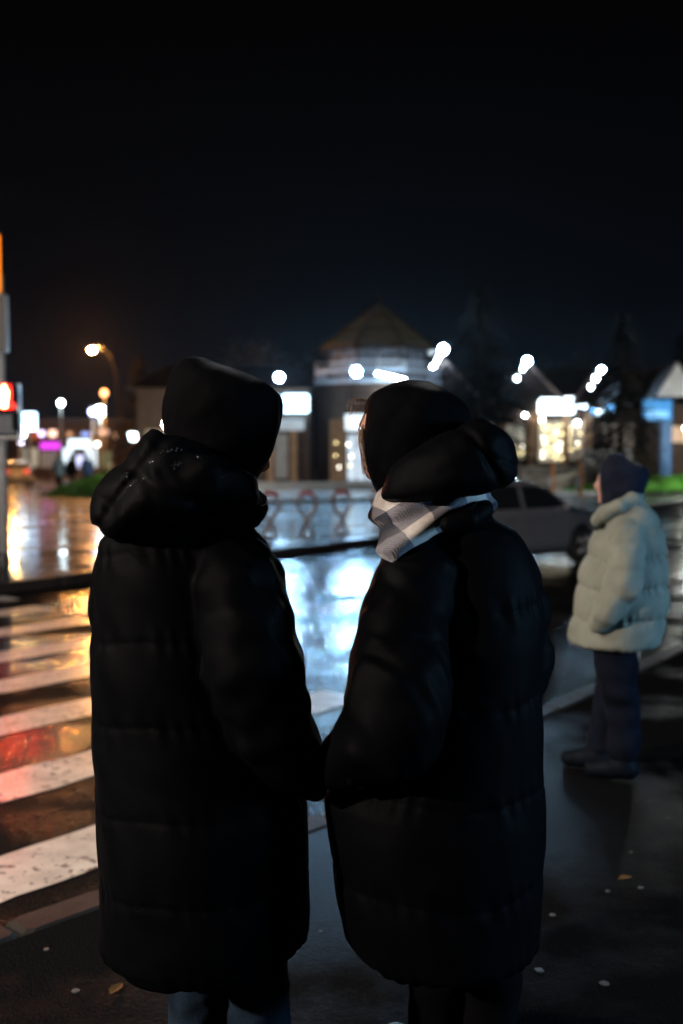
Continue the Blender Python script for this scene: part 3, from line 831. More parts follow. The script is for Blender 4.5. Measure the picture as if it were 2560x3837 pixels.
for (x, y, lb) in ((9.0, 42.6, 'orange post behind the parked car roof'), (9.75, 40.6, 'orange post with white sleeve beside the third person\'s face')):
    root = empty('marker_post', (x, y, .0), label=lb, cat='post', group='orange posts by the lawn')
    MB().tube([(0, 0, 0), (0, 0, 1.35)], .09, 10).build('post', M['orange_paint'], root)
    MB().tube([(-.1, -.03, .35), (-.1, -.03, .8)], .09, 10).build('sleeve', M['frame_pale'], root)
    MB().lathe([(.1, 1.35), (.1, 1.38), (.03, 1.42)], (0, 0, 0), 10).build('cap', M['orange_paint'], root)

# ------------------------------------------------------------------ far street: shop row, signs, railing, trees
b_far = empty('shop_row', (-22.0, 79.0, 0), label='low row of far shops with magenta and white lit signs', cat='building')
MB().box((0, 0, 2.1), (17.0, 6.0, 4.2)).build('wall', M['dark_brick'], b_far)
MB().box((0, -.4, 4.35), (17.4, 7.0, .3)).build('roof', M['roof_tile'], b_far)
def fpanel(nm, x0, x1, z0, z1, m_, y=-3.1):
    MB().box(((x0 + x1) / 2 + 22.0, y, (z0 + z1) / 2), (x1 - x0, .12, z1 - z0), bev=.03).build(nm, m_, b_far)
k_ = 76.0 / 75.0
fpanel('sign_board', -22.6 * k_, -21.15 * k_, 2.22, 2.74, emit('magenta_sign_glow', (.85, .06, .95), 1.3))
fpanel('sign_board', -20.5 * k_, -18.85 * k_, 2.3, 2.95, emit('white_shop_sign_glow', (.70, .90, 1.0), 2.6))
pw = emit('white_panel_glow', (.72, .90, 1.0), 1.5)
fpanel('lit_panel', -20.95 * k_, -20.2 * k_, .7, 2.3, pw)
fpanel('lit_panel', -19.2 * k_, -18.4 * k_, .85, 2.28, pw)
fpanel('lit_panel', -19.93 * k_, -19.35 * k_, .8, 1.75, emit('violet_panel_glow', (.6, .66, 1.0), 1.6))
fpanel('shop_window', -23.9 * k_, -22.8 * k_, .9, 2.3, emit('cream_window_glow', (.9, .88, .7), .35, .4))
fpanel('shop_window', -22.6 * k_, -21.3 * k_, .8, 2.05, emit('dim_window_glow', (.6, .55, .5), .2, .5))
fpanel('shop_window', -26.3 * k_, -25.3 * k_, .4, 2.3, emit('brown_window_glow', (.7, .4, .25), .12, .5))
fpanel('shop_window', -18.0 * k_, -17.3 * k_, .7, 2.0, emit('green_window_glow', (.5, .66, .4), .2, .5))
# upper lit openings in the row
for (x0, x1, z0, z1, c, s) in ((-24.1, -23.75, 3.2, 3.5, (1, .5, .25), 2.5), (-23.7, -23.35, 3.2, 3.55, (1, .5, .25), 3.0), (-22.7, -22.3, 3.2, 3.6, (.75, .6, 1), 4.0), (-21.95, -21.4, 3.15, 3.65, (1, .6, .45), 2.5),
                               (-20.6, -20.2, 3.2, 3.5, (.8, .4, .2), 1.0), (-19.5, -18.9, 3.2, 3.5, (.3, .42, .9), 1.5), (-18.2, -17.5, 3.3, 3.7, (.9, .6, .5), 1.0), (-17.1, -16.7, 3.1, 3.4, (.8, .45, .25), 1.0), (-23.2, -22.7, 3.0, 3.7, (.8, .12, .04), .35)):
    fpanel('upper_window', x0 * k_, x1 * k_, z0, z1, emit('upper_window_glow', c, s))
for (x, y, z, w, h, c, s, lb) in ((-21.86, 70, 4.1, .95, 1.25, (.5, .72, 1.0), 7, 'square bluish light box sign on a post at far left'), (-20.9, 65, 3.34, .62, .85, (.72, .93, 1.0), 14, 'small bright white light box sign beside the pedestrian signal')):
    root = empty('light_box_sign', (x, y, 0), label=lb, cat='sign', group='light box signs along the far street')
    MB().tube([(0, 0, 0), (0, 0, z - h / 2)], .06, 8).build('post', M['grey_metal'], root)
    MB().box((0, 0, z), (w, .2, h), bev=.04).build('light_box', emit('light_box_glow', c, s), root)
rl = empty('railing', (-13.5, 62, 0), label='grey railing behind the left lawn', cat='railing')
for z in (.15, 1.05):
    MB().tube([(-4.5, 0, z), (5.5, 0, z)], .03, 6).build('rail', M['grey_metal'], rl)
bar = MB().tube([(0, 0, .1), (0, 0, 1.08)], .022, 5).mesh('bar', M['grey_metal'])
for i in range(41):
    obj_from(bar, 'bar', rl, (-4.5 + i * .25, 0, 0))

def spruce(x, y, h, r, label, seed, z0=0.0, base_gap=.06):
    rnd = random.Random(seed)
    root = empty('spruce_tree', (x, y, z0), label=label, cat='tree', group='spruce trees around the shops')
    MB().tube([(0, 0, 0), (.03, 0, h * .4), (0, .04, h * .75), (0, 0, h * .99)], [r * .075, r * .055, r * .03, .01], 8).build('trunk', M['bark'], root, True)
    c = MB()
    lev = int(h * 3.4)
    for i in range(lev):
        f = i / (lev - 1)
        z = h * (base_gap + (1 - base_gap) * f)
        L = r * (1 - f) ** .85 + .12
        nb = 13 if f < .7 else 10
        for b in range(nb):
            an = rnd.random() * 6.28
            l = L * rnd.uniform(.55, 1.12)
            dirx, diry = math.cos(an), math.sin(an)
            seg = max(3, int(l / .22))
            for s in range(1, seg + 1):
                q = s / seg
                px_, py_ = dirx * l * q, diry * l * q
                pz = z + .10 * l * q - .42 * l * q * q + rnd.uniform(-.05, .05)
                for _ in range(5):
                    w = rnd.uniform(.16, .32) * (1.1 - .4 * q); ta = an + rnd.uniform(-1.2, 1.2)
                    tx, ty = math.cos(ta) * w * 1.6, math.sin(ta) * w * 1.6
                    sx, sy = -math.sin(ta) * w * .38, math.cos(ta) * w * .38
                    dz = rnd.uniform(-.16, -.02)
                    c.add([(px_ - sx, py_ - sy, pz), (px_ + sx, py_ + sy, pz + rnd.uniform(-.03, .03)), (px_ + tx, py_ + ty, pz + dz)], [(0, 1, 2)])
    c.build('crown', M['needles'], root)
    return root
spruce(6.7, 48.4, 9.9, 3.4, 'tall dark spruce right of the rotunda roof', 1, .14)
spruce(12.75, 45.6, 7.9, 2.5, 'dark spruce between the white sign and the third person', 2, .14)
spruce(-10.9, 54.0, 7.0, 2.3, 'dark conifer silhouette right of the orange street lamp', 3)
spruce(19.8, 58.0, 8.5, 2.4, 'spruce silhouette behind the pointed gable', 4, .14)
def leafy(x, y, h, r, label, seed):
    rnd = random.Random(seed)
    root = empty('leafy_tree', (x, y, 0), label=label, cat='tree', group='dark leafy trees behind the shops')
    t = MB().tube([(0, 0, 0), (.05, 0, h * .3), (0, .1, h * .6)], [r * .12, r * .09, r * .05], 8)
    for k in range(6):
        a = k * 1.05 + rnd.random()
        t.tube([(0, .05, h * rnd.uniform(.35, .55)), (math.cos(a) * r * .4, math.sin(a) * r * .4, h * .7), (math.cos(a) * r * .7, math.sin(a) * r * .7, h * .85)], [r * .045, r * .03, .02], 6)
    t.build('trunk', M['bark'], root, True)
    c = MB()
    for _ in range(42):
        a = rnd.random() * 6.28; rr = r * math.sqrt(rnd.random()); zz = h * rnd.uniform(.45, .98)
        cl = np.array((math.cos(a) * rr * (1.15 - abs(zz / h - .68)), math.sin(a) * rr, zz))
        for _ in range(60):
            p = cl + np.array([rnd.gauss(0, r * .16) for _ in range(3)])
            w = rnd.uniform(.06, .14); a1, a2 = rnd.random() * 6.28, rnd.uniform(-.8, .8)
            d1 = np.array((math.cos(a1), math.sin(a1), a2)) * w; d2 = np.array((-math.sin(a1), math.cos(a1), rnd.uniform(-.6, .6))) * w * .6
            c.add([p - d1, p + d2, p + d1, p - d2], [(0, 1, 2, 3)])
    c.build('crown', M['leaves_dark'], root)
leafy(-4.6, 62, 8.6, 3.0, 'dark round tree crown above the left shop wing', 1)
leafy(15.5, 64, 7.5, 3.2, 'dark leafy tree behind the mall roof', 2)
leafy(-8.0, 66, 5.8, 2.8, 'dark leafy tree behind the left lawn', 3)

# ------------------------------------------------------------------ smooth solids from distance fields
class Field:
    def __init__(s, lo, hi, h):
        s.h = h; s.lo = np.array(lo, np.float32)
        n = [int(math.ceil((hi[i] - lo[i]) / h)) + 1 for i in range(3)]
        s.X, s.Y, s.Z = np.meshgrid(*[np.float32(lo[i]) + np.arange(n[i], dtype=np.float32) * np.float32(h) for i in range(3)], indexing='ij', sparse=True)
        s.shape = tuple(n)
    def full(s, a):
        return np.broadcast_to(a, s.shape)

def smin(a, b, k):
    h = np.clip(.5 + .5 * (b - a) / k, 0, 1)
    return b + (a - b) * h - k * h * (1 - h)
def smax(a, b, k):
    return -smin(-a, -b, k)
def ellipsoid(F, c, r, f=None, pre=None):
    """f: unit forward vector in xy; r = (forward, side, up)"""
    if f is None: f = (1.0, 0.0)
    dx, dy, dz = F.X - c[0], F.Y - c[1], F.Z - c[2]
    a = dx * f[0] + dy * f[1]; b = -dx * f[1] + dy * f[0]
    k0 = np.sqrt((a / r[0]) ** 2 + (b / r[1]) ** 2 + (dz / r[2]) ** 2) + 1e-6
    k1 = np.sqrt((a / r[0] ** 2) ** 2 + (b / r[1] ** 2) ** 2 + (dz / r[2] ** 2) ** 2) + 1e-6
    return k0 * (k0 - 1) / k1
def stack(F, rows, cap_k=.015, soft=.009):
    """solid given by horizontal ovals (z, x left, x right, y centre, half depth)"""
    rows = sorted(rows)
    z = F.Z.ravel()
    A = np.array(rows, float)
    zz = A[:, 0]
    it = lambda c: np.interp(z, zz, c).astype(np.float32)[None, None, :]
    nk = max(1, int(soft / F.h)); ker = np.exp(-.5 * (np.arange(-3 * nk, 3 * nk + 1) / nk) ** 2); ker /= ker.sum()
    sm = lambda v: np.convolve(np.pad(v, 3 * nk, mode='edge'), ker, 'valid')
    it = lambda c: sm(np.interp(z, zz, c)).astype(np.float32)[None, None, :]
    xl, xr, yc, b = it(A[:, 1]), it(A[:, 2]), it(A[:, 3]), it(A[:, 4])
    xc, a = (xl + xr) / 2, np.maximum((xr - xl) / 2, .004)
    b = np.maximum(b, .004)
    dx, dy = F.X - xc, F.Y - yc
    k0 = np.sqrt((dx / a) ** 2 + (dy / b) ** 2) + 1e-6
    k1 = np.sqrt((dx / a ** 2) ** 2 + (dy / b ** 2) ** 2) + 1e-6
    d = k0 * (k0 - 1) / k1
    d = np.where(k0 < .05, -np.minimum(a, b), d)
    d = smax(d, np.broadcast_to(zz[0] - F.Z, d.shape), cap_k)
    d = smax(d, np.broadcast_to(F.Z - zz[-1], d.shape), .004)
    return d, np.arctan2(dy / b, dx / a)
def chain(F, pts, k=.012, puff_amp=0.0, puff_len=.17):
    d = None; L = 0.0
    for p, q in zip(pts[:-1], pts[1:]):
        a = np.array(p[:3]); ab = np.array(q[:3]) - a; l2 = float(ab @ ab); l = math.sqrt(l2)
        t = np.clip(((F.X - a[0]) * ab[0] + (F.Y - a[1]) * ab[1] + (F.Z - a[2]) * ab[2]) / l2, 0, 1)
        e = np.sqrt((F.X - a[0] - t * ab[0]) ** 2 + (F.Y - a[1] - t * ab[1]) ** 2 + (F.Z - a[2] - t * ab[2]) ** 2) - (p[3] + t * (q[3] - p[3]))
        if puff_amp:
            s = ((L + t * l) / puff_len) % 1.0
            e = e - puff_amp * (np.sqrt(np.maximum(4 * s * (1 - s), 0)) - .62)
        L += l
        d = e if d is None else smin(d, e, k)
    return d
def seam_puff(F, seams, amp, ang=None, pucker=0.0, seed=0, stitch=.0016):
    s = np.array(seams)
    z = F.Z + (0 if ang is None else .009 * np.sin(ang * 2 + seed) + .004 * np.sin(ang * 5 + 2 * seed))
    i = np.clip(np.searchsorted(s, z), 1, len(s) - 1)
    t = np.clip((z - s[i - 1]) / (s[i] - s[i - 1]), 0, 1)
    d = -amp * (np.sqrt(np.maximum(4 * t * (1 - t), 0)) - .62)
    gap = np.minimum(np.abs(z - s[i - 1]), np.abs(z - s[i]))
    d = d + stitch * np.exp(-(gap / .006) ** 2)
    if pucker and ang is not None:
        d = d + pucker * np.exp(-(gap / .03) ** 2) * np.sin(ang * 27 + 3 * np.sin(ang * 5 + seed) + F.Z * 30)
        d = d + pucker * .5 * np.exp(-(gap / .06) ** 2) * np.sin(ang * 11 + 2 * np.sin(ang * 3 + seed) + F.Z * 12)
    return d
def crumple(F, amp, seed, wl=.09, n=7, flat=1.0):
    r = random.Random(seed); d = 0.0
    for _ in range(n):
        v = np.array([r.gauss(0, 1) for _ in range(3)]); v /= np.linalg.norm(v)
        k = 2 * math.pi / (wl * r.uniform(.6, 1.9)); v = v * k; v[2] *= flat
        d = d + np.sin(F.X * v[0] + F.Y * v[1] + F.Z * v[2] + r.random() * 6.28 + 1.2 * np.sin(F.X * v[1] * .4 + F.Z * v[0] * .5 + r.random() * 6))
    return d * (amp / math.sqrt(n))
def groove(F, p, n, depth, width):
    q = (F.X - p[0]) * n[0] + (F.Y - p[1]) * n[1] + (F.Z - p[2]) * n[2]
    return depth * np.exp(-(q / width) ** 2)
def solid(F, d, name, m_, parent=None):
    """surface nets"""
    D = np.ascontiguousarray(np.broadcast_to(d, F.shape)).astype(np.float32)
    S = D < 0
    n0, n1, n2 = F.shape
    c = np.zeros((n0 - 1, n1 - 1, n2 - 1), np.int8)
    offs = [(i, j, k) for i in (0, 1) for j in (0, 1) for k in (0, 1)]
    for (i, j, k) in offs:
        c += S[i:n0 - 1 + i, j:n1 - 1 + j, k:n2 - 1 + k]
    act = (c > 0) & (c < 8)
    idx = np.argwhere(act)
    acc = np.zeros((len(idx), 3)); cnt = np.zeros(len(idx))
    for a in offs:
        for ax in range(3):
            if a[ax]: continue
            b = list(a); b[ax] = 1
            fa = D[idx[:, 0] + a[0], idx[:, 1] + a[1], idx[:, 2] + a[2]]
            fb = D[idx[:, 0] + b[0], idx[:, 1] + b[1], idx[:, 2] + b[2]]
            x = (fa < 0) != (fb < 0)
            t = np.where(x, fa / np.where(x, fa - fb, 1), 0)
            p = np.tile(np.array(a, float), (len(idx), 1)); p[:, ax] += t
            acc += p * x[:, None]; cnt += x
    V = F.lo + F.h * (idx + acc / np.maximum(cnt, 1)[:, None])
    ids = np.full(act.shape, -1, np.int64); ids[act] = np.arange(len(idx))
    Q = []
    def quads(e, flip, A, B, C_, E):
        q = np.stack([A[e], B[e], C_[e], E[e]], 1)
        f = flip[e]
        q[f] = q[f][:, ::-1]
        q = q[(q >= 0).all(1)]
        Q.append(q)
    s0, s1 = S[:-1, 1:-1, 1:-1], S[1:, 1:-1, 1:-1]
    quads(s0 != s1, s1, ids[:, :-1, :-1], ids[:, 1:, :-1], ids[:, 1:, 1:], ids[:, :-1, 1:])
    s0, s1 = S[1:-1, :-1, 1:-1], S[1:-1, 1:, 1:-1]
    quads(s0 != s1, s1, ids[:-1, :, :-1], ids[:-1, :, 1:], ids[1:, :, 1:], ids[1:, :, :-1])
    s0, s1 = S[1:-1, 1:-1, :-1], S[1:-1, 1:-1, 1:]
    quads(s0 != s1, s1, ids[:-1, :-1, :], ids[1:, :-1, :], ids[1:, 1:, :], ids[:-1, 1:, :])
    Q = np.concatenate(Q)
    me = bpy.data.meshes.new(name)
    me.vertices.add(len(V)); me.vertices.foreach_set('co', V.astype(np.float32).ravel())
    me.loops.add(len(Q) * 4); me.loops.foreach_set('vertex_index', Q.astype(np.int32).ravel())
    me.polygons.add(len(Q)); me.polygons.foreach_set('loop_start', np.arange(0, len(Q) * 4, 4, dtype=np.int32))
    me.polygons.foreach_set('use_smooth', np.ones(len(Q), bool))
    me.update(calc_edges=True)
    me.materials.append(m_)
    return link(bpy.data.objects.new(name, me), parent)

# ------------------------------------------------------------------ the car
def poly2d(F, poly):
    X, Z = np.broadcast_arrays(F.X[:, 0, :], F.Z[0, :, :])
    X = X.astype(np.float32); Z = Z.astype(np.float32)
    d = np.full(X.shape, 1e9, np.float32); s = np.ones(X.shape, np.float32)
    n = len(poly)
    for i in range(n):
        ax, az = poly[i]; bx, bz = poly[i - 1]
        ex, ez = bx - ax, bz - az; wx, wz = X - ax, Z - az
        t = np.clip((wx * ex + wz * ez) / (ex * ex + ez * ez), 0, 1)
        d = np.minimum(d, (wx - ex * t) ** 2 + (wz - ez * t) ** 2)
        c1, c2, c3 = Z >= az, Z < bz, ex * wz > ez * wx
        s = np.where((c1 & c2 & c3) | (~c1 & ~c2 & ~c3), -s, s)
    return (s * np.sqrt(d))[:, None, :]
M['car_paint'] = mat('grey_car_paint', (.33, .33, .365), .22, .5, metal=.2, var=.08, coat=1.0, coat_r=.06)
M['tyre'] = mat('tyre_rubber', (.02, .02, .02), .7, .4, var=.2, scale=20)
M['rim'] = mat('alloy_rim', (.5, .5, .52), .35, .5, metal=.5, var=.1)
M['tail'] = emit('tail_lamp_glow', (1.0, .03, .04), 1.3)
M['head_off'] = glass('clear_lamp', (.3, .3, .32), .1)
def make_car(label):
    root = empty('car', label=label, cat='car')
    F = Field((-2.25, -1.0, .1), (2.25, 1.0, 1.55), .028)
    side = [(-2.08, .34), (-2.14, .6), (-2.06, .90), (-1.86, 1.0), (-1.30, 1.34), (-.75, 1.45), (.05, 1.44), (.50, 1.31), (1.02, 1.0), (1.70, .88), (2.06, .72), (2.14, .5), (2.08, .28), (1.85, .2), (-1.85, .2)]
    hw = .86 * (1 - .10 * np.abs(F.X / 2.1) ** 4) - np.maximum(0, F.Z - .92) * .36 - np.maximum(0, .36 - F.Z) * .25
    body = smax(poly2d(F, side), np.abs(F.Y) - hw, .16)
    for wx in (-1.3, 1.3):
        arch = np.sqrt((F.X - wx) ** 2 + (F.Z - .31) ** 2) - .37
        arch = np.maximum(arch, .55 - np.abs(F.Y))
        body = smax(body, -arch, .02)
    body = body + .006 * np.exp(-((F.Z - .72) / .02) ** 2)
    solid(F, body, 'body', M['car_paint'], root)
    for nm, pl in (('front_window', [(-.28, .97), (-.26, 1.36), (.12, 1.355), (.44, 1.25), (.86, .98)]), ('rear_window', [(-1.42, .99), (-1.16, 1.27), (-.72, 1.37), (-.36, 1.36), (-.36, .97)])):
        g = np.maximum(poly2d(F, pl), np.abs(F.Y) - hw - .010); g = np.maximum(g, hw - .03 - np.abs(F.Y))
        for s in (-1, 1):
            solid(F, np.maximum(g, -s * F.Y), nm, M['glass_dark'], root)
    for nm, pl in (('windscreen', [(.52, 1.33), (1.08, .99), (1.0, .94), (.42, 1.26)]), ('tailgate_glass', [(-1.90, 1.0), (-1.34, 1.36), (-1.26, 1.27), (-1.80, .94)])):
        solid(F, np.maximum(poly2d(F, pl), np.abs(F.Y) - hw + .1), nm, M['glass_dark'], root)
    tyre = MB().lathe([(.19, -.1), (.29, -.1), (.312, -.06), (.312, .06), (.29, .1), (.19, .1)], (0, 0, 0), 28, 'y').mesh('tyre', M['tyre'], True)
    rim = MB().lathe([(.03, -.085), (.06, -.1), (.19, -.07), (.215, -.105), (.215, .1), (.03, .1)], (0, 0, 0), 24, 'y')
    for k in range(5):
        a = k * 2 * math.pi / 5
        rim.tube([(.03 * math.cos(a), -.105, .03 * math.sin(a)), (.2 * math.cos(a), -.1, .2 * math.sin(a))], [.035, .028], 6)
    rim = rim.mesh('rim', M['rim'], True)
    for wx in (-1.3, 1.3):
        for s in (-1, 1):
            w = empty('wheel', (wx, s * .76, .31), 0 if s < 0 else math.pi); w.parent = root
            obj_from(tyre, 'tyre', w); obj_from(rim, 'rim', w)
    for s in (-1, 1):
        MB().box((-2.07, s * .62, .82), (.12, .3, .16), bev=.03).build('tail_lamp', M['tail'], root)
        MB().box((2.02, s * .6, .66), (.14, .3, .13), bev=.03).build('headlamp', M['head_off'], root)
        MB().ball((.72, s * .92, 1.0), (.07, .1, .06), 10, 8).build('mirror', M['car_paint'], root, True)
        MB().box((-.1, s * .87, .83), (.18, .03, .03), bev=.01).build('door_handle', M['car_paint'], root)
        MB().box((-.78, s * .87, .84), (.18, .03, .03), bev=.01).build('door_handle', M['car_paint'], root)
    MB().box((-2.15, 0, .52), (.02, .5, .11)).build('number_plate', M['frame_pale'], root)
    return root
car = make_car('grey hatchback on the road behind the woman in the scarf')
car.location = (2.485, 15.8, -.122); car.rotation_euler = (0, 0, R(40)); car.scale = (.92, .92, .94); car['group'] = 'cars on the road'
far_car = copy_tree(car)
far_car['label'] = 'dark far car with red tail lamps at the far left'
far_car.location = (-19.3, 59.5, .0); far_car.rotation_euler = (0, 0, R(105))

